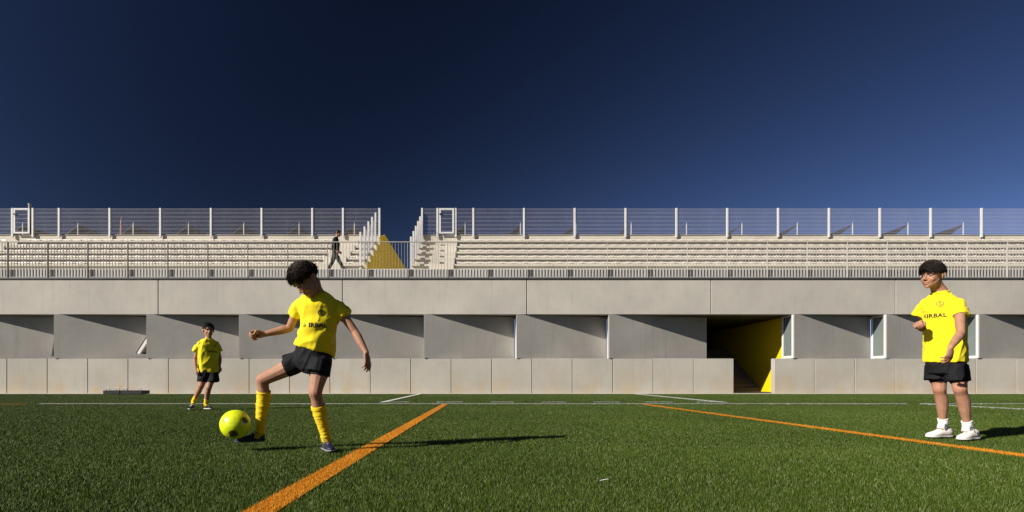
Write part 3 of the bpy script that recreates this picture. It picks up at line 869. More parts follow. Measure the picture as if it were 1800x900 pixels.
def head_sculpt(v, T, s):
    """eye sockets and mouth line pressed in after fusing"""
    Ti = T.inverted(); Rm = np.array(Ti.to_3x3()); tr = np.array(Ti.translation)
    loc = (v @ Rm.T + tr) / s
    back = np.array(T.to_3x3() @ Vector((0, 1, 0)))
    for c, sig, dep in (((0.030, -0.078, 0.004), (0.014, 0.03, 0.0085), 0.0105), ((-0.030, -0.078, 0.004), (0.014, 0.03, 0.0085), 0.0105),
                        ((0, -0.085, -0.0582), (0.019, 0.02, 0.0022), 0.0050)):
        g = np.exp(-(((loc - np.array(c)) / np.array(sig)) ** 2).sum(1) * 0.5)
        v = v + back[None, :] * (g * dep * s)[:, None]
    lip = np.exp(-(((loc - np.array((0, -0.085, -0.058))) / np.array((0.017, 0.02, 0.0075))) ** 2).sum(1) * 0.5)
    chk = 0.0
    for e in (-1, 1):
        chk = chk + 0.35 * np.exp(-(((loc - np.array((e * 0.04, -0.07, -0.03))) / 0.02) ** 2).sum(1) * 0.5)
    return v, np.clip(lip * 0.8 + chk, 0, 1)
def head_extras(T, s, root):
    q = T.to_3x3()
    for e in (-1, 1):
        mb = MB(); c = T @ (Vector((e * 0.030, -0.0665, 0.0045)) * s)
        mb.sphere(c, (0.0120 * s, 0.0105 * s, 0.0046 * s), q, 12, 8); eye = mb.build('eye', M['eye_white'], root, True)
        mb = MB(); mb.sphere(T @ (Vector((e * 0.030, -0.0745, 0.0045)) * s), (0.0058 * s, 0.0042 * s, 0.0044 * s), q, 10, 8); mb.build('iris', M['eye_dark'], eye, True)
        mb = MB(); pts = [T @ (Vector(p) * s) for p in ((e * 0.014, -0.0885, 0.0215), (e * 0.030, -0.0855, 0.0275), (e * 0.046, -0.0725, 0.0225))]
        mb.tube(pts, [0.0026 * s, 0.0032 * s, 0.0018 * s], 6); mb.build('eyebrow', M['hair'], root, True)
def hair(T, s, root, style, seed=1):
    rnd = random.Random(seed); mb = MB(); q = T.to_3x3()
    c0 = Vector((0, 0.014, 0.030)); rad = Vector((0.0735, 0.090, 0.076))
    def line(dr):
        """1 inside the hair, 0 outside; dr is a unit direction in head space (-y is the face)"""
        front = -dr.y
        lim = -0.42 + 0.0 * front
        if front > -0.15: lim = -0.42 + (front + 0.15) * 0.95
        if abs(dr.x) > 0.55 and front > 0.1: lim = min(lim, 0.05)
        if style['kind'] == 'fringe' and front > 0.3: lim = min(lim, 0.20)
        if style['kind'] == 'fringe' and front < -0.15: lim = -0.28
        if abs(dr.x) > 0.8 and -0.35 < front < 0.3: lim = max(lim, -0.12)
        return max(0.0, min(1.0, (dr.z - lim) / 0.10))
    th = style['thick']
    def vol(dr):
        up = max(0.0, dr.z)
        if style['kind'] == 'fringe': return 0.30 + 0.65 * up + 0.35 * max(0.0, -dr.y) * min(1.0, up * 2.0 + 0.2)
        return 0.45 + 0.75 * up
    nu, nv = 40, 26; vs = []; fs = []
    for j in range(nv + 1):
        a = math.pi * j / nv
        for i in range(nu):
            b = 2 * math.pi * i / nu
            dr = Vector((math.sin(a) * math.cos(b), math.sin(a) * math.sin(b), math.cos(a)))
            k = line(dr)
            lump = 0.5 + 0.5 * noise.noise(dr * 6 + Vector((seed, 0, 0)))
            up = max(0, dr.z)
            g = -0.014 + k * (0.014 + th * vol(dr) + 0.005 * lump)
            p = Vector((dr.x * (rad.x + g), dr.y * (rad.y + g), dr.z * (rad.z + g))) + c0
            vs.append(T @ (p * s))
    for j in range(nv):
        for i in range(nu):
            k = (i + 1) % nu; fs.append((j * nu + i, (j + 1) * nu + i, (j + 1) * nu + k, j * nu + k))
    mb.add(vs, fs)
    flow = Vector(style['flow'])
    n_ = 0
    while n_ < style['n']:
        dr = Vector((rnd.gauss(0, 1), rnd.gauss(0, 1), rnd.gauss(0, 1))).normalized()
        if line(dr) < 0.6: continue
        n_ += 1
        up = max(0, dr.z)
        g = th * (vol(dr) - 0.1)
        p = Vector((dr.x * (rad.x + g), dr.y * (rad.y + g), dr.z * (rad.z + g))) + c0
        nrm = Vector((dr.x / rad.x, dr.y / rad.y, dr.z / rad.z)).normalized()
        f = flow * (0.4 + 0.8 * up) + Vector((0, 0, -1.0)) * (1.0 - up) + Vector((rnd.gauss(0, .10), rnd.gauss(0, .10), rnd.gauss(0, .08)))
        f = (f - nrm * f.dot(nrm)).normalized()
        L = style['len'] * rnd.uniform(0.6, 1.25) * (0.45 + 0.75 * up)
        side = nrm.cross(f); w = rnd.uniform(0.0012, 0.0026)
        lift = rnd.uniform(0.05, 0.42) * style.get('lift', 1.0)
        if rnd.random() < 0.02: lift = lift * 1.6 + 0.08
        p1 = p + f * L * 0.5 + nrm * L * lift * 0.5; p2 = p + f * L + nrm * L * lift * 0.35
        b3 = [p + side * w, p - side * w, p + nrm * w - f * w]
        m3 = [p1 + side * w * .8, p1 - side * w * .8, p1 + nrm * w * .8]
        pts = [T @ (x * s) for x in b3 + m3 + [p2]]
        mb.add(pts, [(0, 1, 4, 3), (1, 2, 5, 4), (2, 0, 3, 5), (3, 4, 6), (4, 5, 6), (5, 3, 6), (0, 2, 1)])
    return mb.build('hair', M['hair'], root, True)

def ring_pts(Lp, Rp, b, n=28, e=2.5):
    """flattened ring between two side points"""
    c = (Lp + Rp) / 2; u = (Rp - Lp) / 2
    v = Vector((-u.y, u.x, 0)).normalized() * b
    out = []
    for i in range(n):
        a = 2 * math.pi * i / n; ca, sa = math.cos(a), math.sin(a)
        out.append(c + u * (math.copysign(abs(ca) ** (2 / e), ca)) + v * (math.copysign(abs(sa) ** (2 / e), sa)))
    return out
def limb_rings(pts, rad, n=18, flat=1.0):
    mb = MB(); mb.tube(pts, rad, n); return mb

def shoe(root, heel, fwd, up, L, mat, sole, laces, stripes=False, s=1.0):
    f, u = orient(fwd, up); l = u.cross(f); heel = Vector(heel)
    def W(x, y, z): return heel + f * x + l * y + u * z
    xs = [0.0, 0.03, 0.10, 0.22, 0.34, 0.46, 0.58, 0.70, 0.82, 0.91, 0.97, 1.0]
    hw = [0.014, 0.024, 0.031, 0.032, 0.030, 0.031, 0.035, 0.038, 0.036, 0.029, 0.018, 0.008]
    ht = [0.055, 0.070, 0.078, 0.080, 0.076, 0.066, 0.056, 0.047, 0.040, 0.034, 0.027, 0.020]
    k = L / 0.235
    rings = []
    for x, w, h in zip(xs, hw, ht):
        w *= k * s; h *= k
        r = [W(x * L, -w, 0.012), W(x * L, -w * 0.6, 0.010), W(x * L, w * 0.6, 0.010), W(x * L, w, 0.012)]
        for a in np.linspace(0.12, 0.88, 7):
            t = math.pi * a
            r.append(W(x * L, w * 1.04 * math.cos(t) * (1.0 if math.sin(t) < 0.8 else 0.96), 0.012 + (h - 0.012) * math.sin(t) ** 0.75))
        rings.append(r)
    mb = MB(); mb.loft(rings); o = mb.build('shoe', mat, root, True)
    mb = MB(); out = []; rr = [[], [], []]
    pts = [(x * L, w * 1.05 * k * s + 0.001) for x, w in zip(xs, hw)]
    loop = [(x, -w) for x, w in pts] + [(x, w) for x, w in reversed(pts)]
    for z, q in ((0.0, 0.95), (0.004, 0.99), (0.012, 0.985)):
        out.append([W(L / 2 + (x - L / 2) * q * 1.015, y * q, z) for x, y in loop])
    mb.loft(out); mb.build('sole', sole, o, False)
    if laces is not None:
        for j, x in enumerate((0.40, 0.47, 0.54, 0.61)):
            h = float(np.interp(x, xs, ht)) * k + 0.0015
            mb = MB(); mb.tube([W(x * L, -0.017 * k, h * 0.88), W((x + 0.015) * L, 0, h * 1.01), W(x * L, 0.017 * k, h * 0.88)], 0.0022, 6)
            mb.build('lace', laces, o, True)
        h = float(np.interp(0.40, xs, ht)) * k
        for e in (-1, 1):
            mb = MB(); mb.tube([W(0.40 * L, 0, h + 0.003), W(0.36 * L, e * 0.020, h + 0.016), W(0.42 * L, e * 0.030, h + 0.004), W(0.43 * L, e * 0.036, h - 0.012)], 0.002, 6)
            mb.build('lace_loop', laces, o, True)
    if stripes:
        for j in range(3):
            x = 0.10 + 0.06 * j
            for e in (-1, 1):
                mb = MB(); mb.box(W(x * L + 0.006, e * 0.0335 * k, 0.040), (0.006, 0.0028, 0.034), Matrix((f, l, u)).transposed() @ Matrix.Rotation(R(20), 3, 'Y'))
                mb.build('stripe', M['print_black'], o)
    return o
def project_print(mesh2d, name, mat, target, root, parent, off=0.0022, direction=Vector((0, 1, 0))):
    """lay a flat print on the cloth: mesh2d in world coordinates in front of it"""
    bm = bmesh.new(); bm.from_mesh(mesh2d)
    bmesh.ops.triangulate(bm, faces=bm.faces[:])
    for _ in range(2): bmesh.ops.subdivide_edges(bm, edges=[e for e in bm.edges if e.calc_length() > 0.007], cuts=1, use_grid_fill=False)
    bmesh.ops.triangulate(bm, faces=bm.faces[:])
    tv = coords(target.data) + np.array(rootloc(target) if target.parent is None else rootloc(target.parent) + target.location)
    polys = [tuple(p.vertices) for p in target.data.polygons]
    tree = BVHTree.FromPolygons([Vector(x) for x in tv], polys)
    lost = []
    for v in bm.verts:
        hit = tree.ray_cast(v.co, direction, 2.0)
        if hit[0] is not None: v.co = hit[0] - direction * off
        else: lost.append(v)
    if lost: bmesh.ops.delete(bm, geom=lost, context='VERTS')
    r = bmesh.ops.extrude_face_region(bm, geom=bm.faces[:])
    bmesh.ops.translate(bm, vec=direction * 0.004, verts=[g for g in r['geom'] if isinstance(g, bmesh.types.BMVert)])
    bm.transform(Matrix.Translation(-rootloc(parent)))
    m = bpy.data.meshes.new(name); bm.to_mesh(m); bm.free(); m.materials.append(mat)
    o = bpy.data.objects.new(name, m); C.objects.link(o); o.parent = parent
    return o
def text_mesh(txt, height, center, xdir, bold=0.028, stretch=1.08):
    cu = bpy.data.curves.new('t', 'FONT'); cu.body = txt; cu.size = 1.0; cu.align_x = 'CENTER'; cu.align_y = 'CENTER'; cu.offset = bold; cu.resolution_u = 3
    cu.space_character = 1.08
    o = bpy.data.objects.new('t', cu); C.objects.link(o)
    me = bpy.data.meshes.new_from_object(o.evaluated_get(bpy.context.evaluated_depsgraph_get()))
    bpy.data.objects.remove(o)
    k = height / 0.70
    x = Vector(xdir).normalized(); z = Vector((-x.z * x.x, -x.z * x.y, 1 - x.z * x.z)).normalized()
    for v in me.vertices:
        v.co = Vector(center) + x * v.co.x * k * stretch + z * v.co.y * k
    return me
def poly_mesh(polys, center, xdir, k):
    x = Vector(xdir).normalized(); z = Vector((-x.z * x.x, -x.z * x.y, 1 - x.z * x.z)).normalized()
    m = bpy.data.meshes.new('p'); vs = []; fs = []
    for p in polys:
        o = len(vs); vs += [Vector(center) + x * a * k + z * b * k for a, b in p]; fs.append(tuple(range(o, o + len(p))))
    m.from_pydata(vs, [], fs); return m
def stroke(a, b, w):
    ax, ay = a; bx, by = b; L = math.hypot(bx - ax, by - ay); nx, ny = -(by - ay) / L * w / 2, (bx - ax) / L * w / 2
    return [(ax + nx, ay + ny), (ax - nx, ay - ny), (bx - nx, by - ny), (bx + nx, by + ny)]
def jersey_marks(shirt, root, Yf, text_c, text_h, mark_c, emblem_c, er, xdir, mark_cut=False, into=Vector((0, 1, 0))):
    if into.y < 0: into = -into
    into = into.normalized()
    t = text_mesh('IRBAL', text_h, text_c, xdir); project_print(t, 'lettering', M['print_black'], shirt, root, shirt, direction=into)
    polys = [stroke((-0.5, 0.55), (0.35, 0.0), 0.26), stroke((0.35, 0.05), (-0.4, -0.6), 0.24)]
    if not mark_cut: polys += [stroke((-0.95, 0.5), (-0.3, 0.62), 0.2), stroke((-0.9, 0.05), (-0.25, 0.0), 0.22), stroke((-0.7, -0.5), (-0.2, -0.4), 0.2)]
    else: polys = [stroke((0.35, 0.6), (-0.25, 0.0), 0.26), stroke((-0.25, 0.02), (0.35, -0.6), 0.26)]
    project_print(poly_mesh(polys, mark_c, xdir, text_h * 0.75), 'brand_mark', M['print_black'], shirt, root, shirt, direction=into)
    ring = []
    for i in range(20):
        a0, a1 = 2 * math.pi * i / 20, 2 * math.pi * (i + 1) / 20
        ring.append([(math.cos(a0), math.sin(a0)), (math.cos(a1), math.sin(a1)), (math.cos(a1) * .84, math.sin(a1) * .84), (math.cos(a0) * .84, math.sin(a0) * .84)])
    ring += [stroke((0, 0.55), (0, -0.5), 0.16), stroke((-0.28, 0.28), (0.28, 0.28), 0.14), stroke((-0.5, -0.15), (-0.25, -0.48), 0.15), stroke((-0.25, -0.48), (0.25, -0.48), 0.15),
             stroke((0.25, -0.48), (0.5, -0.15), 0.15), stroke((-0.18, 0.6), (0.18, 0.6), 0.14)]
    project_print(poly_mesh(ring, emblem_c, xdir, er), 'club_emblem', M['print_black'], shirt, root, shirt, direction=into)

def person(spec):
    root = empty('person', spec['foot'], spec['label'], 'person', spec.get('group'))
    k = spec.get('k', 1.0); vx = spec['voxel']
    T = spec['head']; hs = spec['hs']
    mb = MB()
    head_shapes(mb, T, hs)
    neck_top = T @ (Vector((0, 0.022, -0.045)) * hs); nb_ = spec['neck']
    mb.chain([neck_top, (neck_top + nb_) / 2, nb_], [0.046 * k, 0.045 * k, 0.055 * k])
    # torso core
    sh, hp = spec['shoulders'], spec['hips']
    chest = (sh[0] + sh[1]) / 2; pel = (hp[0] + hp[1]) / 2
    def shrink(rings, f): return [[(sum(r, Vector()) / len(r)).lerp(p, f) for p in r] for r in rings]
    mb.loft(shrink([ring_pts(*x) for x in spec['shirt'][:-2]], 0.80)); mb.loft(shrink([ring_pts(*x) for x in spec['waist']], 0.78))
    mb.chain([nb_, chest], [0.048 * k, 0.05 * k])
    for s_, a in zip(sh, spec['arms']):
        e, w = a['elbow'], a['wrist']
        r = a.get('r', 1.0) * k
        pts = [s_.lerp(e, q) for q in (0, 0.35, 0.7, 1.0)] + [e.lerp(w, q) for q in (0.25, 0.55, 0.85, 1.0)]
        rad = [0.034, 0.036, 0.0315, 0.0285, 0.031, 0.0275, 0.0215, 0.0200]
        mb.chain(pts, [x * r for x in rad]); mb.chain([chest, s_], [0.05 * k, 0.030 * k])
        hand(mb, w - (w - e).normalized() * 0.008, a['hand'], a['palm'], a['side'], a.get('hs', 1.0) * k, a.get('curl', (20, 25, 20)), a.get('fan', 3), a.get('thumb', 'relaxed'))
    for h_, l in zip(hp, spec['legs']):
        kn, an = l['knee'], l['ankle']; r = l.get('r', 1.0) * k
        calf = (kn + an) / 2
        fw = l['foot_dir'].normalized()
        pts = [h_, h_.lerp(kn, 0.4), h_.lerp(kn, 0.78), kn + fw * 0.004, kn.lerp(an, 0.12) , kn.lerp(an, 0.32) - fw * 0.010, kn.lerp(an, 0.55) - fw * 0.006, kn.lerp(an, 0.82), an]
        rad = [0.066, 0.063, 0.050, 0.0465, 0.041, 0.0445, 0.039, 0.028, 0.028]
        mb.chain(pts, [x * r for x in rad]); mb.sphere(kn + fw * 0.014 * k, 0.034 * r)
        mb.chain([an, an + fw * 0.02 * k - Vector((0, 0, 0.045)) * k], [0.027 * k, 0.020 * k])
    body = voxel(mb, vx, 3)
    v = coords(body); v, bl = head_sculpt(v, T, hs)
    for l in spec['legs']:
        g = 0.45 * np.exp(-(((v - np.array(l['knee'])) / 0.045) ** 2).sum(1) * 0.5); bl = np.clip(bl + g, 0, 1)
    for a in spec['arms']:
        g = 0.35 * np.exp(-(((v - np.array(a['elbow'])) / 0.03) ** 2).sum(1) * 0.5)
        g2 = 0.35 * np.exp(-(((v - np.array(a['wrist'] + Vector(a['hand']).normalized() * 0.11)) / 0.035) ** 2).sum(1) * 0.5); bl = np.clip(bl + g + g2, 0, 1)
    setco(body, v)
    btree = tree_of(body)
    at = body.attributes.new('blush', 'FLOAT', 'POINT'); at.data.foreach_set('value', bl.astype(np.float32))
    place(body, 'body', M[spec.get('skin', 'skin')], root)
    head_extras(T, hs, root)
    hair(T, hs, root, spec['hair'], spec.get('seed', 1))
    # upper garment
    mb = MB(); rg = [ring_pts(*x) for x in spec['shirt']]
    mb.loft(rg)
    for sl in spec['sleeves']: mb.tube(sl[0], sl[1], 20)
    sm_ = voxel(mb, spec.get('vs', 0.006), 14)
    for w_ in spec['folds']: wrinkle(sm_, *w_)
    for _ in range(2): fit(sm_, btree, top=nb_.z - 0.012)
    shirt = place(sm_, spec.get('top', 'shirt'), M[spec.get('shirt_mat', 'jersey')], root)
    # collar rib
    if spec.get('collar'):
        cp, cn, ca, cb, tilt = spec['collar']
        mb = MB(); pts = []
        xd = Vector((cn.y, -cn.x, 0)).normalized() if abs(cn.x) + abs(cn.y) > 0.01 else Vector((1, 0, 0))
        q = spec['collar_rot']
        for i in range(25):
            a = 2 * math.pi * i / 24; pts.append(cp + q @ Vector((math.cos(a) * ca, math.sin(a) * cb, tilt * math.sin(a))))
        mb.tube(pts, 0.006, 8, False); mb.build('collar', M['jersey'], root, True)
    # lower garment
    mb = MB(); mb.loft([ring_pts(*x) for x in spec['waist']])
    for sl in spec['short_legs']: mb.tube(sl[0], sl[1], 20)
    sh_ = voxel(mb, spec.get('vs', 0.006), 4)
    wrinkle(sh_, 0.006, (0.3, 0, 1), 9 + spec.get('seed', 1), 5, 18)
    for _ in range(2): fit(sh_, btree, 0.005)
    place(sh_, spec.get('bottom', 'shorts'), M[spec.get('shorts_mat', 'shorts')], root)
    # socks and shoes
    for l in spec['legs']:
        if l.get('sock'):
            kn, an = l['knee'], l['ankle']; t0 = l['sock_top']; r = l.get('r', 1.0) * k; fw = l['foot_dir'].normalized()
            mb = MB(); pts = []; rad = []; N = 46
            rs = random.Random(3 + int(kn.x * 1000))
            marks = [(rs.uniform(t0, 1.0), rs.uniform(0.010, 0.022), rs.uniform(0.0010, 0.0030)) for _ in range(int(7 * (1 - t0)) + 1)]
            for j in range(N):
                t = t0 + (1.0 - t0) * j / (N - 1)
                base = float(np.interp(t, [0, .12, .32, .55, .82, 1.0, 1.1], [0.0465, 0.043, 0.0445, 0.040, 0.030, 0.0300, 0.030])) * r + 0.0045
                off = float(np.interp(t, [0, .32, .55, .82, 1], [0, 0.010, 0.006, 0, 0]))
                wv = sum(h * math.exp(-((t - c) / w) ** 2) for c, w, h in marks) + 0.0008 * math.sin(j * 1.9)
                if j in (0, 1): wv += 0.001
                if t0 > 0.8: wv *= 0.35
                pts.append(kn.lerp(an, t) - fw * off); rad.append(base + wv)
            pts.append(an + fw * 0.02 * k - Vector((0, 0, 0.045)) * k); rad.append(0.031 * k)
            mb.tube(pts, rad, 22)
            me = mb.mesh('sock')

            wrinkle(me, 0.0026 if t0 < 0.8 else 0.0015, (1, 0, 0.35), int(kn.x * 50), 7, 32)
            sk = place(me, 'sock', M[l['sock']], root)
            if l.get('sock_mark'):
                c = l['sock_mark']; pm = poly_mesh([stroke((-1, 0.0), (-0.3, -0.3), 0.3), stroke((-0.3, -0.3), (1, 0.35), 0.3)], c, (1, 0, 0), 0.011)
                project_print(pm, 'sock_logo', M['print_black'], sk, root, sk, 0.002)
        if l.get('shoe'):
            shoe(root, l['heel'], l['foot_dir'], l.get('up', Vector((0, 0, 1))), l['len'], M[l['shoe']], M[l['sole']], M[l['laces']] if l.get('laces') else None, l.get('stripes', False), l.get('fs', 1.0))
    return root, shirt

def head_T(px, py, Y, yaw, pitch, roll=0):
    return Matrix.Translation(P(px, py, Y)) @ Matrix.Rotation(R(yaw), 4, 'Z') @ Matrix.Rotation(R(pitch), 4, 'X') @ Matrix.Rotation(R(roll), 4, 'Y')

# ---------------------------------------------------------------- boy kicking the ball
def ring(l, r, yl, yr, b, e=2.5): return (P(l[0], l[1], yl), P(r[0], r[1], yr), b, 28, e)
T = head_T(539, 492, 3.84, -46, 50, -4)
heelk = P(466, 776, 4.08); toek = P(416, 778, 4.02)
sup_heel = P(570, 0, 4.02); sup_heel.z = 0.012; sup_toe = P(586, 0, 3.82); sup_toe.z = 0.012
kick = dict(
    foot=(P(577, 0, 3.93).x, 3.93, 0), label='boy in yellow jersey, black shorts and yellow knee socks kicking a ball', group='boys in yellow jerseys', seed=1,
    voxel=0.0042, head=T, hs=1.0, neck=P(557, 517, 3.94),
    shoulders=(P(528, 534, 3.94), P(590, 536, 3.98)), hips=(P(536, 632, 3.98), P(566, 637, 3.93)),
    arms=(dict(elbow=P(509, 577, 4.00), wrist=P(463, 588, 3.93), hand=(-1, -0.15, 0.02), palm=(0.15, -0.75, -0.65), side=1, curl=(62, 78, 50), thumb='fist', fan=0, r=0.96),
          dict(elbow=P(624, 583, 3.97), wrist=P(644, 620, 3.92), hand=(0.2, -0.05, -1), palm=(-0.9, 0.35, -0.1), side=1, curl=(14, 26, 20), fan=2, r=0.96)),
    legs=(dict(knee=P(463, 667, 3.97), ankle=P(457, 759, 4.07), foot_dir=toek - heelk, heel=heelk, len=0.205, shoe='shoe_navy', sole='sole_black', sock='sock_yellow', sock_top=0.22, laces='sole_grey', r=0.98, up=Vector((0.0, 0.05, 1))),
          dict(knee=P(554, 690, 3.88), ankle=P(575, 776, 3.975), foot_dir=sup_toe - sup_heel, heel=sup_heel, len=0.205, shoe='shoe_navy', sole='sole_grey', sock='sock_yellow', sock_top=0.26, laces='sole_grey', r=0.98)),
    hair=dict(kind='short', thick=0.014, flow=(-0.45, -1.0, 0.1), n=5200, len=0.058, lift=0.32),
    shirt=[ring((517, 607), (587, 628), 3.92, 4.02, 0.12, 2.1), ring((523, 590), (590, 607), 3.92, 4.02, 0.118, 2.1), ring((529, 567), (594, 575), 3.91, 4.01, 0.115, 2.1),
           ring((525, 547), (598, 551), 3.91, 4.01, 0.115, 2.1), ring((522, 534), (599, 539), 3.91, 4.00, 0.105, 2.1), ring((526, 523), (592, 527), 3.92, 3.99, 0.088, 2.1), ring((536, 516), (580, 517), 3.94, 3.96, 0.070, 2.0), ring((546, 511), (570, 511), 3.94, 3.95, 0.052, 2.0)],
    sleeves=[([P(538, 531, 3.95), P(524, 539, 3.95), P(518.5, 554, 3.98)], [0.040, 0.048, 0.050]), ([P(578, 531, 3.97), P(596, 541, 3.98), P(609, 555, 3.97)], [0.042, 0.050, 0.053])],
    folds=[(0.016, (0.8, 0, 0.42), 2, 4.5, 13, lambda p: max(0.12, min(1, (0.98 - p.z) / 0.12))), (0.006, (0.2, 0, 1), 5, 5, 20, lambda p: 1.0 if p.z > 0.9 else 0.35)],
    waist=[ring((521, 606), (584, 624), 3.93, 4.00, 0.105, 2.1), ring((519, 618), (585, 634), 3.94, 3.99, 0.108, 2.2), ring((520, 632), (582, 643), 3.97, 3.94, 0.108, 2.2), ring((526, 646), (575, 653), 3.97, 3.93, 0.09, 2.2), ring((536, 655), (566, 659), 3.96, 3.92, 0.06, 2.0)],
    short_legs=[([P(540, 628, 3.98), P(520, 638, 3.98), P(503, 643, 3.975)], [0.080, 0.077, 0.077]), ([P(564, 634, 3.93), P(561, 646, 3.915), P(558, 656, 3.905)], [0.080, 0.082, 0.087])],
    collar=None)
rk, shk = person(kick)
PF = lambda a, b, Y: P(a, b, Y) + Vector((0, -0.35, 0))
xd = (1, 0, -0.03)
jersey_marks(shk, rk, 3.8, PF(560, 572.5, 3.87), 0.028, PF(537.5, 572, 3.87), PF(566, 550, 3.87), 0.022, xd)

# ---------------------------------------------------------------- boy standing on the right
T = head_T(1638.5, 485, 4.70, -70, 5, 2)
lh = P(1671, 0, 4.87); lh.z = 0.012; lt = P(1617, 0, 4.80); lt.z = 0.012
rh = P(1717, 0, 4.70); rh.z = 0.012; rt = P(1671, 0, 4.56); rt.z = 0.012
stand = dict(
    foot=(P(1675, 0, 4.72).x, 4.72, 0), label='boy in yellow jersey, black shorts and white shoes standing on the right', group='boys in yellow jerseys', seed=4,
    voxel=0.0042, head=T, hs=0.98, neck=P(1652, 513, 4.73), k=1.06,
    shoulders=(P(1627, 533, 4.83), P(1686, 533, 4.60)), hips=(P(1646, 645, 4.80), P(1681, 645, 4.66)),
    arms=(dict(elbow=P(1621, 577, 4.86), wrist=P(1616.5, 569, 4.69), hand=(-0.75, -0.65, 0.02), palm=(0.3, -0.35, -0.85), side=1, curl=(55, 70, 45), thumb='fist', fan=0),
          dict(elbow=P(1689, 586, 4.46), wrist=P(1671, 611, 4.38), hand=(-0.25, -0.1, -1), palm=(-0.3, 0.9, 0.0), side=1, curl=(30, 40, 28), fan=1)),
    legs=(dict(knee=P(1652, 684, 4.78), ankle=P(1658, 744, 4.845), foot_dir=lt - lh, heel=lh, len=0.25, shoe='shoe_white', sole='sole_white', sock='sock_white', sock_top=0.86, sock_over=0.2, laces='sock_white', sock_mark=P(1659.5, 745, 4.6), fs=1.1),
          dict(knee=P(1688, 684, 4.62), ankle=P(1701, 749, 4.685), foot_dir=rt - rh, heel=rh, len=0.245, shoe='shoe_white', sole='sole_white', sock='sock_white', sock_top=0.86, sock_over=0.2, laces='sole_grey', stripes=True, sock_mark=P(1705.5, 748, 4.5), fs=1.1)),
    hair=dict(kind='fringe', thick=0.016, flow=(-0.35, -1.0, 0.25), n=5200, len=0.056, lift=0.40),
    shirt=[ring((1623, 637), (1702, 637), 4.84, 4.60, 0.125, 2.2), ring((1624, 612), (1701, 612), 4.84, 4.60, 0.122, 2.2), ring((1624, 582), (1700, 583), 4.84, 4.59, 0.122, 2.2), ring((1622, 555), (1697, 557), 4.84, 4.58, 0.118, 2.2),
           ring((1619, 541), (1695, 542), 4.83, 4.58, 0.11, 2.1), ring((1622, 530), (1690, 530), 4.82, 4.59, 0.094, 2.1), ring((1631, 521), (1680, 519), 4.80, 4.63, 0.075, 2.0), ring((1640, 514), (1667, 510), 4.76, 4.68, 0.054, 2.0)],
    sleeves=[([P(1638, 535, 4.79), P(1621, 543, 4.83), P(1614, 557, 4.85)], [0.044, 0.053, 0.058]), ([P(1672, 535, 4.65), P(1686, 543, 4.59), P(1689.5, 556, 4.55)], [0.044, 0.056, 0.061])],
    folds=[(0.008, (0.15, 0, 1), 3, 3.5, 12, None), (0.004, (0.7, 0, 0.6), 8, 6, 18, None)],
    waist=[ring((1627, 626), (1698, 626), 4.82, 4.61, 0.095, 2.2), ring((1626, 640), (1700, 640), 4.82, 4.61, 0.105, 2.2), ring((1628, 657), (1699, 657), 4.82, 4.61, 0.10, 2.2)],
    short_legs=[([P(1645, 642, 4.79), P(1645, 655, 4.785), P(1645, 668, 4.78)], [0.080, 0.082, 0.084]), ([P(1681, 642, 4.65), P(1682, 656, 4.645), P(1683, 670, 4.64)], [0.080, 0.083, 0.086])],
    collar=(P(1652.5, 513.5, 4.715), Vector((0, -1, 0)), 0.060, 0.057, 0.0), collar_rot=Matrix.Rotation(R(-40), 3, 'Z') @ Matrix.Rotation(R(12), 3, 'X') @ Matrix.Rotation(R(-6), 3, 'Y'))
rs_, shs = person(stand)
XV = Vector((0.75, -0.66, 0.0)); VV = Vector((0.66, 0.75, 0))          # across and into the chest
PV = lambda a, b, Y: P(a, b, Y) - VV * 0.4
jersey_marks(shs, rs_, 4.5, PV(1645.5, 554, 4.62), 0.031, PV(1625.0, 555, 4.70), PV(1652, 533.5, 4.62), 0.025, XV, True, XV.cross(Vector((0, 0, -1))))

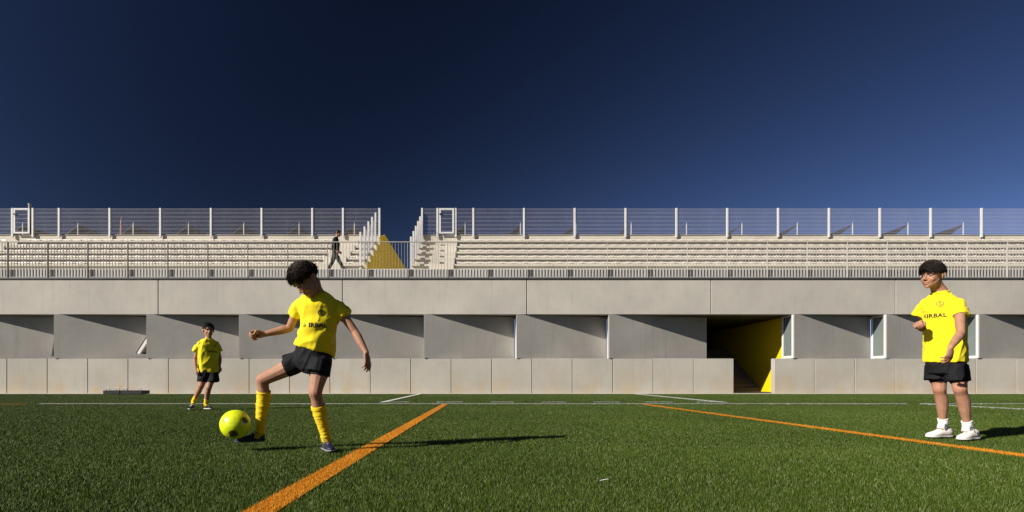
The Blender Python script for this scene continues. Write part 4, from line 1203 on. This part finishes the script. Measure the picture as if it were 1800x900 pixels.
# ---------------------------------------------------------------- small boy further back
T = head_T(366.5, 581, 9.40, 34, 4, 0)
a1 = P(340, 0, 9.5); a1.z = 0.012; a2 = P(333, 0, 9.28); a2.z = 0.012
b1 = P(360, 0, 9.5); b1.z = 0.012; b2 = P(375, 0, 9.34); b2.z = 0.012
small = dict(
    foot=(P(358, 0, 9.4).x, 9.4, 0), label='boy in yellow jersey and low yellow socks watching from near the wall', group='boys in yellow jerseys', seed=6, skin='skin',
    voxel=0.0055, head=T, hs=1.04, neck=P(366.5, 596, 9.42), k=1.02,
    shoulders=(P(351, 604, 9.33), P(381, 604, 9.51)), hips=(P(359, 657, 9.38), P(374, 657, 9.46)),
    arms=(dict(elbow=P(342.5, 632, 9.33), wrist=P(344.5, 648, 9.28), hand=(0.15, -0.1, -1), palm=(0.7, 0.7, 0), side=-1, curl=(30, 35, 25)),
          dict(elbow=P(386.5, 630, 9.53), wrist=P(386, 644, 9.48), hand=(-0.1, -0.2, -1), palm=(-0.7, 0.7, 0), side=1, curl=(30, 35, 25))),
    legs=(dict(knee=P(354, 678, 9.36), ankle=P(340, 706, 9.46), foot_dir=a2 - a1, heel=a1, len=0.225, shoe='shoe_black', sole='sole_white', sock='sock_yellow', sock_top=0.70, laces='sole_white'),
          dict(knee=P(367, 681, 9.36), ankle=P(362, 710, 9.45), foot_dir=b2 - b1, heel=b1, len=0.225, shoe='shoe_black', sole='sole_white', sock='sock_yellow', sock_top=0.72, laces='sole_white')),
    hair=dict(kind='short', thick=0.015, flow=(-0.3, -1.0, 0.1), n=1800, len=0.044, lift=0.3),
    shirt=[ring((348.5, 655), (385, 655), 9.314, 9.526, 0.105), ring((348, 636), (384.5, 636), 9.314, 9.526, 0.105), ring((347.5, 617), (384, 617), 9.314, 9.526, 0.10), ring((346, 607), (385, 607), 9.306, 9.534, 0.095),
           ring((348.5, 601), (382.5, 601), 9.321, 9.519, 0.08, 2.2), ring((354, 597), (378, 597), 9.350, 9.490, 0.065, 2.1), ring((360, 594.5), (373, 594.5), 9.382, 9.458, 0.05, 2.0)],
    sleeves=[([P(356, 604.5, 9.36), P(347, 610, 9.33), P(343, 618, 9.33)], [0.042, 0.050, 0.055]), ([P(377, 604.5, 9.48), P(384, 610, 9.51), P(386.5, 618, 9.53)], [0.042, 0.050, 0.054])],
    folds=[(0.014, (0.25, 0, 1), 4, 3.5, 11, None)],
    waist=[ring((349, 650), (384.5, 650), 9.316, 9.524, 0.098), ring((350, 657), (384, 657), 9.321, 9.519, 0.10), ring((353, 663), (382, 663), 9.335, 9.505, 0.09)],
    short_legs=[([P(358, 656, 9.42), P(357, 665, 9.40), P(356, 671, 9.39)], [0.088, 0.09, 0.092]), ([P(374, 656, 9.42), P(375, 664, 9.41), P(375.5, 671, 9.40)], [0.088, 0.09, 0.09])],
    collar=(P(366.5, 595.8, 9.41), Vector((0, -1, 0)), 0.060, 0.056, 0.0), collar_rot=Matrix.Rotation(R(30), 3, 'Z') @ Matrix.Rotation(R(12), 3, 'X'))
rm_, shm = person(small)
XS2 = Vector((0.866, 0.5, 0)); PS = lambda a, b, Y: P(a, b, Y) - Vector((-0.5, 0.866, 0)) * 0.4
jersey_marks(shm, rm_, 9.2, PS(375.5, 618, 9.4), 0.030, PS(366.5, 618, 9.36), PS(378, 608, 9.42), 0.022, XS2, False, Vector((-0.5, 0.866, 0)))

# ---------------------------------------------------------------- man walking on the deck
YM = 22.3
T = head_T(594.2, 411, YM, 78, 10, 0)
man = dict(
    foot=(P(592, 0, YM).x, YM, 4.70), label='man in black jacket and grey trousers walking along the upper deck', seed=9, skin='skin_dark',
    voxel=0.009, vs=0.010, head=T, hs=1.10, neck=P(591.5, 418, YM), k=1.15,
    shoulders=(P(589.5, 421, YM - 0.17), P(590.5, 421, YM + 0.17)), hips=(P(588.5, 444, YM - 0.08), P(588.5, 444, YM + 0.08)),
    arms=(dict(elbow=P(584.5, 435, YM - 0.24), wrist=P(591.5, 441.5, YM - 0.22), hand=(0.8, 0, -0.6), palm=(0, 1, 0), side=1, curl=(30, 35, 25), hs=1.05),
          dict(elbow=P(592, 434, YM + 0.24), wrist=P(596.5, 442.5, YM + 0.20), hand=(0.6, 0, -0.7), palm=(0, -1, 0), side=-1, curl=(30, 35, 25), hs=1.05)),
    legs=(dict(knee=P(597, 459.5, YM - 0.09), ankle=P(604, 472.5, YM - 0.09), foot_dir=Vector((1, 0, 0.25)), heel=P(602.2, 477.2, YM - 0.09), len=0.28, shoe='shoe_black', sole='sole_white', up=Vector((-0.25, 0, 1))),
          dict(knee=P(584.5, 460.5, YM + 0.09), ankle=P(578, 471, YM + 0.09), foot_dir=Vector((0.75, 0, -0.65)), heel=P(575.2, 473.5, YM + 0.09), len=0.28, shoe='shoe_black', sole='sole_black', up=Vector((0.65, 0, 0.75)))),
    hair=dict(kind='short', thick=0.016, flow=(0, -1.0, 0.1), n=500, len=0.03),
    shirt=[(P(584.5, 447, YM), P(594, 447, YM), 0.17, 24, 2.3), (P(584, 436, YM), P(596, 436, YM), 0.18, 24, 2.3), (P(584, 427, YM), P(596.8, 427, YM), 0.20, 24, 2.3), (P(585.5, 421, YM), P(594.5, 421, YM), 0.19, 24, 2.2), (P(588, 417, YM), P(594, 417, YM), 0.08, 24, 2)],
    sleeves=[([P(589.5, 421.5, YM - 0.17), P(585, 434, YM - 0.24), P(589.5, 439.5, YM - 0.22)], [0.075, 0.062, 0.05]), ([P(590.5, 421.5, YM + 0.17), P(592, 434, YM + 0.24), P(595, 439.5, YM + 0.21)], [0.075, 0.062, 0.05])],
    folds=[(0.010, (0.4, 0, 1), 3, 3.5, 9, None)], shirt_mat='jacket', top='jacket', bottom='trousers', shorts_mat='trousers',
    waist=[(P(585, 442, YM), P(593.5, 442, YM), 0.165, 24, 2.3), (P(584.5, 449, YM), P(593.5, 449, YM), 0.165, 24, 2.3), (P(586, 453, YM), P(592, 453, YM), 0.13, 24, 2.2)],
    short_legs=[([P(589, 446, YM - 0.085), P(593.5, 453, YM - 0.09), P(597, 460, YM - 0.09), P(601, 467, YM - 0.09), P(604, 473.5, YM - 0.09)], [0.095, 0.088, 0.075, 0.066, 0.062]),
                ([P(588.5, 446, YM + 0.085), P(586.5, 453, YM + 0.09), P(584.5, 460, YM + 0.09), P(581, 466.5, YM + 0.09), P(577.5, 472.5, YM + 0.09)], [0.095, 0.088, 0.075, 0.066, 0.062])])
person(man)

# ================================================================== BALL
bc = P(413.5, 746, 3.95); br = 0.101
def ball_mat():
    m = material('ball_skin', (0.62, 0.72, 0.01), 0.35, 0.5); t = NT(m)
    p = t.objpos((1 / br, 1 / br, 1 / br))
    nz = t.noise(t.objpos((1, 1, 1)), 18, 3, 0.6)
    col = t.mixc(t.ramp(nz, 0.3, 0.7), (0.60, 0.70, 0.012), (0.72, 0.80, 0.015))
    rv, uv, cv = Vector((0.915, 0.40, 0)), Vector((0, 0, 1)), Vector((0.40, -0.915, 0))
    spots = [(rv * a + uv * b + cv * math.sqrt(1 - a * a - b * b), z) for a, b, z in ((-0.66, 0.32, 0.988), (0.64, 0.34, 0.970), (-0.12, -0.58, 0.950))]
    spots += [(Vector(d), 0.96) for d in ((0.75, 0.5, -0.55), (-0.3, 0.4, 0.85), (-0.8, 0.5, -0.35), (0.35, 0.9, 0.2))]
    for d, sz in spots:
        q = t.n('ShaderNodeVectorMath', operation='DOT_PRODUCT'); t.l(p, q.inputs[0]); q.inputs[1].default_value = d.normalized()
        w = t.math('ADD', q.outputs['Value'], t.math('MULTIPLY', t.math('SUBTRACT', nz, 0.5), 0.05))
        col = t.mixc(t.ramp(w, sz - 0.016, sz + 0.012), col, (0.06, 0.065, 0.02))
    t.l(col, t.b.inputs['Base Color'])
    return m
M['ball'] = ball_mat()
bm = bmesh.new(); bmesh.ops.create_icosphere(bm, subdivisions=5, radius=br)
# pressed seams between the panels
ico = bmesh.new(); bmesh.ops.create_icosphere(ico, subdivisions=1, radius=1.0)
cen = [v.co.normalized() for v in ico.verts] + [f.calc_center_median().normalized() for f in ico.faces]; ico.free()
rotb = Matrix.Rotation(0.5, 3, 'X') @ Matrix.Rotation(0.4, 3, 'Z'); cen = [rotb @ c for c in cen]
for v in bm.verts:
    d = v.co.normalized(); a = sorted((d.angle(c) for c in cen))[:2]
    v.co = d * (br - 0.0022 * math.exp(-((a[1] - a[0]) / 0.03) ** 2))
m_ = bpy.data.meshes.new('football'); bm.to_mesh(m_); bm.free()
tag(link('football', finish(m_, True), M['ball'], None, bc), 'fluorescent yellow green football with dark spots in the air at the foot', 'ball')
